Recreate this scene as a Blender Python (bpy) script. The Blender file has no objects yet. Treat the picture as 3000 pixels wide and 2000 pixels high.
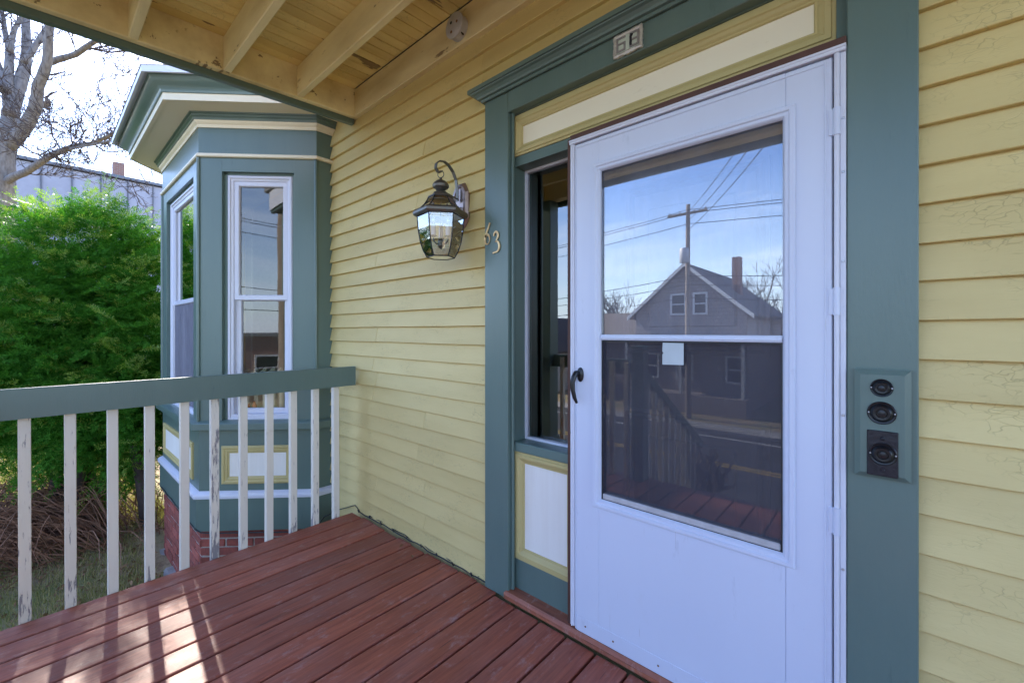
import bpy, bmesh, math, random
import numpy as np
from mathutils import Vector, Matrix
R = math.radians
random.seed(7); rng = np.random.default_rng(7)
scene = bpy.context.scene
col = scene.collection

# ------------------------------------------------------------------ camera
CAM = Vector((0.0, -1.55, 1.285))
YAW = math.atan(1100 / 1238.7)
cam_data = bpy.data.cameras.new('camera')
cam_data.sensor_fit = 'HORIZONTAL'; cam_data.sensor_width = 36.0
cam_data.lens = 36.0 * 1238.7 / 3000.0
cam_data.shift_y = -30.0 / 3000.0
cam_data.clip_start = 0.02; cam_data.clip_end = 1500
cam = bpy.data.objects.new('camera', cam_data); col.objects.link(cam)
cam.location = CAM; cam.rotation_euler = (R(90), 0, YAW)
scene.camera = cam

# ------------------------------------------------------------------ sky, sun, exposure
SUN_EL = R(33.0)
SUN_AZ = Vector((-0.9947, 0.1023))                      # ground direction towards the sun
to_sun = Vector((SUN_AZ.x * math.cos(SUN_EL), SUN_AZ.y * math.cos(SUN_EL), math.sin(SUN_EL)))
world = bpy.data.worlds.new('World'); scene.world = world; world.use_nodes = True
wt = world.node_tree; wn = wt.nodes; wl = wt.links; wn.clear()
w_out = wn.new('ShaderNodeOutputWorld'); w_bg = wn.new('ShaderNodeBackground')
w_bg.inputs['Strength'].default_value = 0.13
sky = wn.new('ShaderNodeTexSky'); sky.sky_type = 'NISHITA'; sky.sun_disc = False
sky.sun_elevation = SUN_EL; sky.sun_rotation = math.atan2(SUN_AZ.x, SUN_AZ.y)
sky.air_density = 1.15; sky.dust_density = 0.25; sky.ozone_density = 3.2
tc = wn.new('ShaderNodeTexCoord'); sep = wn.new('ShaderNodeSeparateXYZ')
wl.new(tc.outputs['Generated'], sep.inputs[0])
zadd = wn.new('ShaderNodeMath'); zadd.operation = 'ADD'; zadd.inputs[1].default_value = 0.18
zmax = wn.new('ShaderNodeMath'); zmax.operation = 'MAXIMUM'; zmax.inputs[1].default_value = 0.05
wl.new(sep.outputs['Z'], zadd.inputs[0]); wl.new(zadd.outputs[0], zmax.inputs[0])
dx = wn.new('ShaderNodeMath'); dx.operation = 'DIVIDE'; dy = wn.new('ShaderNodeMath'); dy.operation = 'DIVIDE'
wl.new(sep.outputs['X'], dx.inputs[0]); wl.new(zmax.outputs[0], dx.inputs[1])
wl.new(sep.outputs['Y'], dy.inputs[0]); wl.new(zmax.outputs[0], dy.inputs[1])
cmb = wn.new('ShaderNodeCombineXYZ'); wl.new(dx.outputs[0], cmb.inputs[0]); wl.new(dy.outputs[0], cmb.inputs[1])
cmap = wn.new('ShaderNodeMapping'); cmap.inputs['Scale'].default_value = (0.55, 1.5, 1); cmap.inputs['Rotation'].default_value = (0, 0, R(24))
wl.new(cmb.outputs[0], cmap.inputs[0])
cn = wn.new('ShaderNodeTexNoise'); cn.inputs['Scale'].default_value = 1.3; cn.inputs['Detail'].default_value = 9; cn.inputs['Roughness'].default_value = 0.62
cn.inputs['Distortion'].default_value = 0.5
wl.new(cmap.outputs[0], cn.inputs['Vector'])
cr = wn.new('ShaderNodeValToRGB'); cr.color_ramp.elements[0].position = 0.47; cr.color_ramp.elements[1].position = 0.82
cr.color_ramp.elements[1].color = (0.8, 0.8, 0.8, 1)
wl.new(cn.outputs['Fac'], cr.inputs[0])
cmix = wn.new('ShaderNodeMixRGB'); cmix.inputs[2].default_value = (5.6, 6.2, 7.4, 1)
hsv = wn.new('ShaderNodeHueSaturation'); hsv.inputs['Saturation'].default_value = 1.18; hsv.inputs['Hue'].default_value = 0.517; wl.new(sky.outputs[0], hsv.inputs['Color'])
wl.new(cr.outputs[0], cmix.inputs[0]); wl.new(hsv.outputs[0], cmix.inputs[1])
hz_r = wn.new('ShaderNodeMapRange'); hz_r.inputs['From Min'].default_value = -0.02; hz_r.inputs['From Max'].default_value = 0.34
hz_r.inputs['To Min'].default_value = 0.75; hz_r.inputs['To Max'].default_value = 0.0; wl.new(sep.outputs['Z'], hz_r.inputs['Value'])
hz_m = wn.new('ShaderNodeMixRGB'); hz_m.inputs[2].default_value = (4.2, 5.3, 7.4, 1)
wl.new(hz_r.outputs[0], hz_m.inputs[0]); wl.new(cmix.outputs[0], hz_m.inputs[1])
wl.new(hz_m.outputs[0], w_bg.inputs['Color']); wl.new(w_bg.outputs[0], w_out.inputs[0])

sun_l = bpy.data.lights.new('sun', 'SUN'); sun_l.energy = 3.4; sun_l.angle = R(0.9); sun_l.color = (1.0, 0.93, 0.82)
sun = bpy.data.objects.new('sun', sun_l); col.objects.link(sun)
sun.rotation_euler = (-to_sun).to_track_quat('-Z', 'Y').to_euler(); sun.location = (-20, 2, 20)

scene.render.engine = 'CYCLES'
scene.view_settings.view_transform = 'Standard'; scene.view_settings.look = 'None'
scene.view_settings.gamma = 1.0; scene.view_settings.use_curve_mapping = False
scene.view_settings.exposure = 2.35
scene.cycles.use_denoising = True
scene.cycles.max_bounces = 10; scene.cycles.diffuse_bounces = 8; scene.cycles.glossy_bounces = 5
scene.cycles.transparent_max_bounces = 16; scene.cycles.caustics_reflective = False; scene.cycles.caustics_refractive = False

# ------------------------------------------------------------------ material helpers
def new_mat(name):
    m = bpy.data.materials.new(name); m.use_nodes = True
    nt = m.node_tree; b = nt.nodes['Principled BSDF']
    return m, nt, b
def N(nt, t, **kw):
    n = nt.nodes.new(t)
    for k, v in kw.items():
        if k in n.inputs: n.inputs[k].default_value = v
        else: setattr(n, k, v)
    return n
def coords(nt, scale=(1, 1, 1), jitter=True):
    tcn = N(nt, 'ShaderNodeTexCoord'); mp = N(nt, 'ShaderNodeMapping'); mp.inputs['Scale'].default_value = scale
    if jitter:
        oi = N(nt, 'ShaderNodeObjectInfo'); ml = N(nt, 'ShaderNodeVectorMath', operation='SCALE'); ml.inputs['Scale'].default_value = 37.0
        cx = N(nt, 'ShaderNodeCombineXYZ')
        for i in range(3): nt.links.new(oi.outputs['Random'], cx.inputs[i])
        nt.links.new(cx.outputs[0], ml.inputs[0])
        ad = N(nt, 'ShaderNodeVectorMath', operation='ADD')
        nt.links.new(tcn.outputs['Object'], ad.inputs[0]); nt.links.new(ml.outputs[0], ad.inputs[1])
        nt.links.new(ad.outputs[0], mp.inputs[0])
    else:
        nt.links.new(tcn.outputs['Object'], mp.inputs[0])
    return mp.outputs[0]
def noise(nt, vec, scale, detail=4, rough=0.55, dist=0.0):
    n = N(nt, 'ShaderNodeTexNoise'); n.inputs['Scale'].default_value = scale; n.inputs['Detail'].default_value = detail
    n.inputs['Roughness'].default_value = rough; n.inputs['Distortion'].default_value = dist
    nt.links.new(vec, n.inputs['Vector']); return n.outputs['Fac']
def ramp(nt, fac, p0, p1, c0=(0, 0, 0, 1), c1=(1, 1, 1, 1)):
    r = N(nt, 'ShaderNodeValToRGB'); e = r.color_ramp.elements
    e[0].position = p0; e[1].position = p1; e[0].color = c0; e[1].color = c1
    nt.links.new(fac, r.inputs[0]); return r.outputs[0]
def mix(nt, fac, a, b, mode='MIX'):
    n = N(nt, 'ShaderNodeMixRGB', blend_type=mode)
    for i, v in enumerate((fac, a, b)):
        if isinstance(v, (int, float)): n.inputs[i].default_value = v
        elif isinstance(v, tuple): n.inputs[i].default_value = v if len(v) == 4 else (*v, 1)
        else: nt.links.new(v, n.inputs[i])
    return n.outputs[0]
def bump(nt, b, h, strength=0.3, dist=0.002):
    bp = N(nt, 'ShaderNodeBump'); bp.inputs['Strength'].default_value = strength; bp.inputs['Distance'].default_value = dist
    nt.links.new(h, bp.inputs['Height']); nt.links.new(bp.outputs[0], b.inputs['Normal'])
def vary(nt, colr, amt):
    """piece to piece brightness"""
    oi = N(nt, 'ShaderNodeObjectInfo'); mr = N(nt, 'ShaderNodeMapRange')
    mr.inputs['To Min'].default_value = 1 - amt; mr.inputs['To Max'].default_value = 1 + amt
    nt.links.new(oi.outputs['Random'], mr.inputs['Value'])
    cx = N(nt, 'ShaderNodeCombineXYZ')
    for i in range(3): nt.links.new(mr.outputs[0], cx.inputs[i])
    return mix(nt, 1.0, colr, cx.outputs[0], 'MULTIPLY')

def paint(name, c, rough=0.45, grain=(1, 1, 1), dirt=(0.7, 0.66, 0.6), dirt_amt=0.35, bump_s=0.25, cracks=0.0, amt=0.03, spec=0.4, peel=False, scratch=False):
    m, nt, b = new_mat(name)
    v = coords(nt, grain)
    n1 = noise(nt, v, 3.0, 5); n2 = noise(nt, v, 22, 5, 0.65); n3 = noise(nt, v, 90, 4, 0.6)
    base = mix(nt, ramp(nt, n1, 0.35, 0.72), (*c, 1), tuple(c[i] * dirt[i] for i in range(3)))
    base = mix(nt, dirt_amt, (*c, 1), base)
    sp = ramp(nt, n2, 0.64, 0.72)
    base = mix(nt, mix(nt, 1.0, sp, (dirt_amt * .7,) * 3, 'MULTIPLY'), base, tuple(c[i] * dirt[i] * .75 for i in range(3)))
    h = mix(nt, 0.5, n3, n2)
    if cracks > 0:
        v2 = coords(nt, (1, 1, 2.2))
        wob = N(nt, 'ShaderNodeVectorMath', operation='ADD'); nz = N(nt, 'ShaderNodeTexNoise'); nz.inputs['Scale'].default_value = 14
        nt.links.new(v2, nz.inputs['Vector']); sc = N(nt, 'ShaderNodeVectorMath', operation='SCALE'); sc.inputs['Scale'].default_value = 0.09
        nt.links.new(nz.outputs['Color'], sc.inputs[0]); nt.links.new(v2, wob.inputs[0]); nt.links.new(sc.outputs[0], wob.inputs[1])
        vo = N(nt, 'ShaderNodeTexVoronoi', feature='DISTANCE_TO_EDGE'); vo.inputs['Scale'].default_value = 26
        nt.links.new(wob.outputs[0], vo.inputs['Vector'])
        line = ramp(nt, vo.outputs['Distance'], 0.0, 0.045, (1, 1, 1, 1), (0, 0, 0, 1))
        msk = ramp(nt, noise(nt, v2, 4.5, 3), 0.5, 0.62)
        line = mix(nt, 1.0, line, msk, 'MULTIPLY')
        base = mix(nt, mix(nt, 1.0, line, (cracks,) * 3, 'MULTIPLY'), base, tuple(x * .45 for x in c))
        h = mix(nt, 1.0, h, mix(nt, 1.0, line, (.8, .8, .8), 'MULTIPLY'), 'SUBTRACT')
    if scratch:
        sm_ = ramp(nt, noise(nt, coords(nt, (70, 70, 2.2)), 1.6, 3, 0.55), 0.74, 0.75)
        base = mix(nt, mix(nt, 1.0, sm_, (.45,) * 3, 'MULTIPLY'), base, (.25, .24, .25, 1))
        sc_ = ramp(nt, noise(nt, coords(nt, (2, 2, 1)), 5, 8, 0.75), 0.60, 0.80)
        base = mix(nt, mix(nt, 1.0, sc_, (.16,) * 3, 'MULTIPLY'), base, (.42, .40, .38, 1))
    if peel:
        pm = ramp(nt, noise(nt, coords(nt, (grain[0] * 2.5, grain[1] * 2.5, grain[2] * 2.5)), 2.6, 6, 0.6), 0.64, 0.655)
        base = mix(nt, mix(nt, 1.0, pm, (.85,) * 3, 'MULTIPLY'), base, (0.16, 0.10, 0.055, 1))
        h = mix(nt, 1.0, h, mix(nt, 1.0, pm, (.6,) * 3, 'MULTIPLY'), 'SUBTRACT')
    base = vary(nt, base, amt)
    nt.links.new(base, b.inputs['Base Color']); b.inputs['Roughness'].default_value = rough
    b.inputs['Specular IOR Level'].default_value = spec
    bump(nt, b, h, bump_s, 0.002)
    return m

M = {}
YEL = (0.640, 0.520, 0.225); GRN = (0.118, 0.178, 0.156); CRM = (0.80, 0.74, 0.56)
M['yellow'] = paint('yellow_clapboard_paint', YEL, 0.5, (0.5, 1, 2.5), (0.80, 0.76, 0.68), 0.55, 0.45, cracks=0.42, amt=.045)
M['yellow_trim'] = paint('yellow_trim_paint', (0.50, 0.42, 0.185), 0.45, (1, 1, 1), (0.8, 0.74, 0.6), 0.4, 0.15)
M['green'] = paint('green_trim_paint', GRN, 0.30, (2.2, 2.2, .3), (0.74, 0.80, 0.82), 0.5, 0.55, spec=0.5, amt=.05)
M['cream'] = paint('cream_paint', CRM, 0.5, (.4, 1, 1), (0.9, 0.86, 0.8), 0.4, 0.2)
M['cream_vert'] = paint('cream_panel_paint', (.82, .80, .74), 0.5, (8, 8, .5), (0.86, 0.82, 0.78), 0.4, 0.5)
M['white_vinyl'] = paint('white_vinyl', (.64, .66, .74), 0.35, (1, 1, 1), (0.93, 0.93, 0.93), 0.3, 0.03)  # blue of the skylight mixed into the white base colour
M['door_white'] = paint('white_door_enamel', (.585, .63, .745), 0.3, (1, 1, .3), (0.90, 0.90, 0.91), 0.5, 0.06, scratch=True)  # white enamel with the sky's blue cast put into its colour
M['ceiling'] = paint('yellow_ceiling_paint', (0.84, 0.71, 0.32), 0.6, (1.5, .35, 1), (0.66, 0.56, 0.40), 0.85, 0.35, cracks=0.5, amt=0.06, peel=True)
M['joist'] = paint('yellow_beam_paint', (0.88, 0.79, 0.47), 0.55, (.35, 1.5, 1.5), (0.60, 0.52, 0.4), 0.9, 0.4, peel=True)
M['brown_wood'] = paint('dark_brown_wood', (0.075, 0.035, 0.025), 0.6, (4, 4, .4), (1.6, 1.4, 1.2), 0.6, 0.3)

def deck_mat(name, c1, c2, grain):
    m, nt, b = new_mat(name)
    v = coords(nt, grain)
    g = noise(nt, v, 60, 6, 0.65, 0.6); big = noise(nt, coords(nt, (3, 1.2, 1)), 2.2, 4); fine = noise(nt, v, 260, 3, 0.6)
    base = mix(nt, ramp(nt, g, 0.35, 0.7), (*c1, 1), (*c2, 1))
    base = mix(nt, mix(nt, 1.0, ramp(nt, big, 0.46, 0.7), (.4,) * 3, 'MULTIPLY'), base, (0.36, 0.18, 0.14, 1))
    scuff = ramp(nt, noise(nt, coords(nt, (9, 4, 3)), 3, 7, 0.75), 0.55, 0.76)
    base = mix(nt, mix(nt, 1.0, scuff, (.6,) * 3, 'MULTIPLY'), base, (0.48, 0.35, 0.32, 1))
    crack = ramp(nt, noise(nt, coords(nt, tuple(x * 1.6 for x in grain)), 45, 3, 0.5), 0.70, 0.74)
    base = mix(nt, mix(nt, 1.0, crack, (.8,) * 3, 'MULTIPLY'), base, (0.05, 0.02, 0.018, 1))
    base = vary(nt, base, 0.20)
    nt.links.new(base, b.inputs['Base Color'])
    rr = ramp(nt, big, 0.3, 0.75, (.44, .44, .44, 1), (.64, .64, .64, 1)); nt.links.new(rr, b.inputs['Roughness'])
    h = mix(nt, 1.0, mix(nt, 0.5, g, fine), mix(nt, 1.0, crack, (.7,) * 3, 'MULTIPLY'), 'SUBTRACT')
    bump(nt, b, h, 0.5, 0.003)
    return m
M['deck'] = deck_mat('red_brown_deck_stain', (0.40, 0.112, 0.060), (0.20, 0.052, 0.031), (1.2, 0.06, 1))
M['sill_wood'] = deck_mat('worn_red_sill_stain', (0.33, 0.105, 0.05), (0.17, 0.055, 0.035), (0.06, 1.2, 1))

def peel_mat():
    m, nt, b = new_mat('peeling_white_paint')
    v = coords(nt, (4.0, 4.0, .5))
    n = noise(nt, v, 20, 6, 0.62)
    oi = N(nt, 'ShaderNodeObjectInfo')
    tcn = N(nt, 'ShaderNodeTexCoord'); sp = N(nt, 'ShaderNodeSeparateXYZ'); nt.links.new(tcn.outputs['Object'], sp.inputs[0])
    low = N(nt, 'ShaderNodeMapRange'); low.inputs['From Min'].default_value = 0.0; low.inputs['From Max'].default_value = 0.16
    low.inputs['To Min'].default_value = 0.12; low.inputs['To Max'].default_value = 0.0
    nt.links.new(sp.outputs['Z'], low.inputs['Value'])
    rn = N(nt, 'ShaderNodeMapRange'); rn.inputs['To Min'].default_value = -0.17; rn.inputs['To Max'].default_value = 0.04
    nt.links.new(oi.outputs['Random'], rn.inputs['Value'])
    a1 = N(nt, 'ShaderNodeMath', operation='ADD'); nt.links.new(n, a1.inputs[0]); nt.links.new(low.outputs[0], a1.inputs[1])
    a2 = N(nt, 'ShaderNodeMath', operation='ADD'); nt.links.new(a1.outputs[0], a2.inputs[0]); nt.links.new(rn.outputs[0], a2.inputs[1])
    bare = ramp(nt, a2.outputs[0], 0.615, 0.625)
    edge = ramp(nt, a2.outputs[0], 0.575, 0.60)
    wood = mix(nt, noise(nt, coords(nt, (20, 20, 1)), 30, 4), (0.16, 0.15, 0.16, 1), (0.36, 0.34, 0.34, 1))
    pc = mix(nt, noise(nt, v, 6, 4), (0.78, 0.74, 0.64, 1), (0.68, 0.64, 0.54, 1))
    pc = mix(nt, mix(nt, 1.0, edge, (.5,) * 3, 'MULTIPLY'), pc, (.5, .46, .40, 1))
    nt.links.new(mix(nt, bare, pc, wood), b.inputs['Base Color'])
    b.inputs['Roughness'].default_value = 0.6
    inv = ramp(nt, a2.outputs[0], 0.60, 0.63, (1, 1, 1, 1), (0, 0, 0, 1))
    bump(nt, b, mix(nt, 0.25, inv, noise(nt, coords(nt, (8, 8, .4)), 60, 4)), 0.6, 0.002)
    return m
M['peel'] = peel_mat()

def simple(name, c, rough=0.6, metal=0.0, var=0.15, scale=30, bmp=0.2, spec=0.5, c2=None, stretch=(1, 1, 1), amt=0.0, bd=0.003):
    m, nt, b = new_mat(name)
    v = coords(nt, stretch)
    n = noise(nt, v, scale, 5, 0.6)
    c2 = c2 or tuple(x * (1 - var * 2) for x in c)
    base = mix(nt, ramp(nt, n, 0.3, 0.7), (*c, 1), (*c2, 1))
    if amt: base = vary(nt, base, amt)
    nt.links.new(base, b.inputs['Base Color'])
    b.inputs['Roughness'].default_value = rough; b.inputs['Metallic'].default_value = metal
    b.inputs['Specular IOR Level'].default_value = spec
    if bmp: bump(nt, b, n, bmp, bd)
    return m
M['brick'] = simple('red_brick', (0.34, 0.085, 0.06), 0.85, 0, 0.2, 28, 0.6, c2=(0.20, 0.06, 0.05), amt=0.28)
M['mortar'] = simple('lime_mortar', (0.46, 0.42, 0.38), 0.95, 0, 0.2, 60, 0.6)
M['stone'] = simple('pale_foundation_stone', (0.36, 0.34, 0.33), 0.9, 0, 0.2, 12, 0.6)
M['bronze'] = simple('weathered_bronze', (0.16, 0.125, 0.095), 0.45, 0.75, 0.2, 30, 0.1, c2=(0.13, 0.15, 0.15))
M['bronze_plate'] = simple('worn_coppery_plate', (0.42, 0.32, 0.28), 0.35, 0.8, 0.2, 14, 0.1, c2=(0.27, 0.2, 0.18))
M['lead'] = simple('dark_lead_came', (0.03, 0.035, 0.042), 0.45, 0.5, 0.1)
M['brass'] = simple('worn_brass', (0.86, 0.62, 0.30), 0.35, 0.45, 0.2, 40, 0.2, c2=(0.48, 0.30, 0.14), bd=.001)
M['black'] = simple('black_enamel', (0.006, 0.007, 0.010), 0.3, 0, 0.1, 60, 0.3, spec=0.4, bd=.001)
M['black_worn'] = simple('black_paint_over_metal', (0.008, 0.009, 0.014), 0.35, 0, 0.1, 90, 0.7, c2=(.02, .02, .027), bd=.002, spec=.35)
M['rubber'] = simple('black_cable', (0.015, 0.017, 0.02), 0.5, 0, 0.1)
M['grey_metal'] = simple('grey_cast_box', (0.52, 0.52, 0.53), 0.5, 0.15, 0.12, 25, 0.1)
M['hole'] = simple('dark_knockout', (0.01, 0.01, 0.012), 0.8)
M['rust'] = simple('rusty_screw', (0.22, 0.10, 0.03), 0.7, 0.3)
M['screw'] = simple('screw_steel', (0.55, 0.56, 0.6), 0.35, 0.7)
M['pewter'] = simple('tarnished_cast_plate', (0.46, 0.43, 0.40), 0.38, 0.55, 0.25, 60, 0.8, c2=(0.58, 0.55, 0.46), bd=.004)
M['plaque_field'] = simple('pale_green_plaque_field', (0.52, 0.58, 0.48), 0.6, 0, 0.1, 40)
M['plaque_digit'] = simple('grey_raised_digit', (0.30, 0.28, 0.27), 0.45, 0.4, 0.1, 40)
M['paper'] = simple('paper', (0.50, 0.56, 0.58), 0.8, 0, 0.06, 8, 0.05)
M['radiator'] = simple('olive_cream_radiator_paint', (0.72, 0.71, 0.46), 0.4, 0, 0.08)
M['room'] = simple('olive_room_paint', (0.55, 0.54, 0.40), 0.8, 0, 0.05)
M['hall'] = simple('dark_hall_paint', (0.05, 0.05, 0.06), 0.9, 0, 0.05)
M['room_trim'] = simple('grey_green_room_trim', (0.36, 0.38, 0.30), 0.5, 0, 0.05)
M['front_door'] = simple('dark_varnished_door', (0.34, 0.27, 0.27), 0.4, 0, 0.15, 25, 0.15, stretch=(5, 5, .4), c2=(0.40, 0.28, 0.25))
M['orange'] = simple('orange_plastic', (0.85, 0.2, 0.03), 0.5)
M['bark'] = simple('grey_maple_bark', (0.27, 0.25, 0.235), 0.9, 0, 0.2, 16, 0.9, c2=(0.12, 0.105, 0.095), stretch=(1, 1, .35), bd=.03)
M['twig'] = simple('dark_twig', (0.085, 0.062, 0.055), 0.85, 0, 0.2)
M['dead_twig'] = simple('dry_brown_stem', (0.30, 0.15, 0.085), 0.8, 0, 0.25, 9, 0)
M['metal_wall'] = simple('grey_violet_metal_cladding', (0.36, 0.36, 0.42), 0.5, 0.0, 0.06, 3, 0.05, amt=.04)
M['metal_trim'] = simple('dark_grey_ridge_trim', (0.16, 0.17, 0.20), 0.5, 0.2, 0.1)
M['roof_grey'] = simple('grey_roof_membrane', (0.22, 0.22, 0.23), 0.8, 0, 0.1)
M['asphalt'] = simple('asphalt', (0.055, 0.055, 0.058), 0.85, 0, 0.2, 40, 0.4)
M['concrete'] = simple('concrete_walk', (0.34, 0.33, 0.31), 0.9, 0, 0.1, 10, 0.2)
M['yellow_line'] = simple('yellow_road_paint', (0.65, 0.42, 0.05), 0.7)
M['white_line'] = simple('white_road_paint', (0.75, 0.75, 0.72), 0.7)
M['pole'] = simple('weathered_pole_wood', (0.30, 0.24, 0.19), 0.9, 0, 0.2, 12, 0.3, stretch=(1, 1, .2))
M['shingle_roof'] = simple('brown_asphalt_shingles', (0.17, 0.14, 0.12), 0.9, 0, 0.2, 6, 0.3)
M['white_siding'] = simple('white_siding', (0.72, 0.71, 0.68), 0.7, 0, 0.05, 5)

def courses(name, c1, c2, mort, scale, bw, rh, off=0.5):
    m, nt, b = new_mat(name)
    tcn = N(nt, 'ShaderNodeTexCoord'); sp = N(nt, 'ShaderNodeSeparateXYZ'); nt.links.new(tcn.outputs['Object'], sp.inputs[0])
    ad = N(nt, 'ShaderNodeMath', operation='ADD'); nt.links.new(sp.outputs['X'], ad.inputs[0]); nt.links.new(sp.outputs['Y'], ad.inputs[1])
    cb = N(nt, 'ShaderNodeCombineXYZ'); nt.links.new(ad.outputs[0], cb.inputs[0]); nt.links.new(sp.outputs['Z'], cb.inputs[1])
    br = N(nt, 'ShaderNodeTexBrick'); br.inputs['Scale'].default_value = scale; br.inputs['Brick Width'].default_value = bw; br.inputs['Row Height'].default_value = rh
    br.inputs['Mortar Size'].default_value = 0.012; br.offset = off
    br.inputs['Color1'].default_value = (*c1, 1); br.inputs['Color2'].default_value = (*c2, 1); br.inputs['Mortar'].default_value = (*mort, 1)
    nt.links.new(cb.outputs[0], br.inputs['Vector']); nt.links.new(br.outputs['Color'], b.inputs['Base Color'])
    b.inputs['Roughness'].default_value = 0.85
    return m
M['shingle_wall'] = courses('grey_brown_shingle_siding', (0.36, 0.30, 0.27), (0.29, 0.25, 0.235), (0.13, 0.11, 0.10), 1.0, 0.3, 0.22)
M['far_brick'] = courses('far_red_brick', (0.30, 0.13, 0.08), (0.25, 0.10, 0.07), (0.3, 0.25, 0.22), 1.0, 0.23, 0.075)

def glass_mat(name, base=0.06, k=1.5, tint=(0.93, 0.96, 0.95)):
    m = bpy.data.materials.new(name); m.use_nodes = True; nt = m.node_tree; nt.nodes.clear()
    out = N(nt, 'ShaderNodeOutputMaterial'); mx = N(nt, 'ShaderNodeMixShader')
    tr = N(nt, 'ShaderNodeBsdfTransparent'); tr.inputs[0].default_value = (*tint, 1)
    gl = N(nt, 'ShaderNodeBsdfGlossy'); gl.inputs['Roughness'].default_value = 0.0; gl.inputs['Color'].default_value = (1, 1, 1, 1)
    fr = N(nt, 'ShaderNodeFresnel'); fr.inputs['IOR'].default_value = 1.5
    mu = N(nt, 'ShaderNodeMath', operation='MULTIPLY_ADD'); mu.inputs[1].default_value = k; mu.inputs[2].default_value = base; mu.use_clamp = True
    nt.links.new(fr.outputs[0], mu.inputs[0]); nt.links.new(mu.outputs[0], mx.inputs[0])
    nt.links.new(tr.outputs[0], mx.inputs[1]); nt.links.new(gl.outputs[0], mx.inputs[2]); nt.links.new(mx.outputs[0], out.inputs[0])
    tcn = N(nt, 'ShaderNodeTexCoord'); nz = N(nt, 'ShaderNodeTexNoise'); nz.inputs['Scale'].default_value = 2.2; nz.inputs['Detail'].default_value = 1
    nt.links.new(tcn.outputs['Object'], nz.inputs['Vector'])
    bp = N(nt, 'ShaderNodeBump'); bp.inputs['Strength'].default_value = 0.02; bp.inputs['Distance'].default_value = 0.02
    nt.links.new(nz.outputs['Fac'], bp.inputs['Height']); nt.links.new(bp.outputs[0], gl.inputs['Normal'])
    return m
M['glass'] = glass_mat('window_glass', 0.03, 1.6)
M['side_glass'] = glass_mat('sidelight_glass', 0.10, 1.8)
M['storm_glass'] = glass_mat('coated_storm_glass', 0.10, 1.6, (0.85, 0.88, 0.92))
_nt = M['storm_glass'].node_tree; _out = [n for n in _nt.nodes if n.type == 'OUTPUT_MATERIAL'][0]; _src = _out.inputs[0].links[0].from_socket
_df = N(_nt, 'ShaderNodeBsdfDiffuse'); _df.inputs[0].default_value = (.62, .64, .72, 1); _mx = N(_nt, 'ShaderNodeMixShader')
_v = coords(_nt, (3, 3, 1), False); _nt.links.new(ramp(_nt, noise(_nt, _v, 3.5, 7, .7), .3, .75, (.05, .05, .05, 1), (.13, .13, .13, 1)), _mx.inputs[0])
_nt.links.new(_src, _mx.inputs[1]); _nt.links.new(_df.outputs[0], _mx.inputs[2]); _nt.links.new(_mx.outputs[0], _out.inputs[0])
M['lantern_glass'] = glass_mat('bevelled_lantern_glass', 0.13, 1.6, (0.93, 0.95, 0.93))
def screen_mat(name, c, op):
    m = bpy.data.materials.new(name); m.use_nodes = True; nt = m.node_tree; nt.nodes.clear()
    out = N(nt, 'ShaderNodeOutputMaterial'); mx = N(nt, 'ShaderNodeMixShader')
    tr = N(nt, 'ShaderNodeBsdfTransparent'); df = N(nt, 'ShaderNodeBsdfDiffuse')
    v = coords(nt, (1, 1, .15), False); n = noise(nt, v, 60, 3)
    nt.links.new(mix(nt, n, tuple(x * .6 for x in c), tuple(x * 1.3 for x in c)), df.inputs[0])
    mx.inputs[0].default_value = op
    nt.links.new(tr.outputs[0], mx.inputs[1]); nt.links.new(df.outputs[0], mx.inputs[2]); nt.links.new(mx.outputs[0], out.inputs[0])
    return m
M['screen'] = screen_mat('dark_insect_screen', (0.045, 0.045, 0.06), 0.5)
M['grey_screen'] = screen_mat('grey_insect_screen', (0.20, 0.20, 0.235), 0.85)

def leaf_mat(name, c1, c2, rough=0.45, trans=0.25, spec=0.2):
    m, nt, b = new_mat(name)
    g = N(nt, 'ShaderNodeNewGeometry')
    base = mix(nt, g.outputs['Random Per Island'], (*c1, 1), (*c2, 1))
    nt.links.new(base, b.inputs['Base Color']); b.inputs['Roughness'].default_value = rough; b.inputs['Specular IOR Level'].default_value = spec
    if trans:
        out = nt.nodes['Material Output']; tl = N(nt, 'ShaderNodeBsdfTranslucent'); mx = N(nt, 'ShaderNodeMixShader'); mx.inputs[0].default_value = trans
        nt.links.new(mix(nt, 1.0, base, (1.5, 1.6, .7), 'MULTIPLY'), tl.inputs[0])
        nt.links.new(b.outputs[0], mx.inputs[1]); nt.links.new(tl.outputs[0], mx.inputs[2]); nt.links.new(mx.outputs[0], out.inputs[0])
    return m
M['yew'] = leaf_mat('dark_yew_needles', (0.030, 0.135, 0.014), (0.085, 0.25, 0.03), 0.6, 0.3, .05)
M['yew_tip'] = leaf_mat('yellow_green_yew_tips', (0.12, 0.24, 0.025), (0.24, 0.34, 0.06), 0.4, 0.35, .3)
M['dry_leaf'] = leaf_mat('dry_brown_leaves', (0.14, 0.07, 0.035), (0.34, 0.20, 0.11), 0.8, 0.1)
M['grass'] = leaf_mat('winter_grass', (0.13, 0.17, 0.035), (0.46, 0.38, 0.19), 0.7, 0.3)

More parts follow.
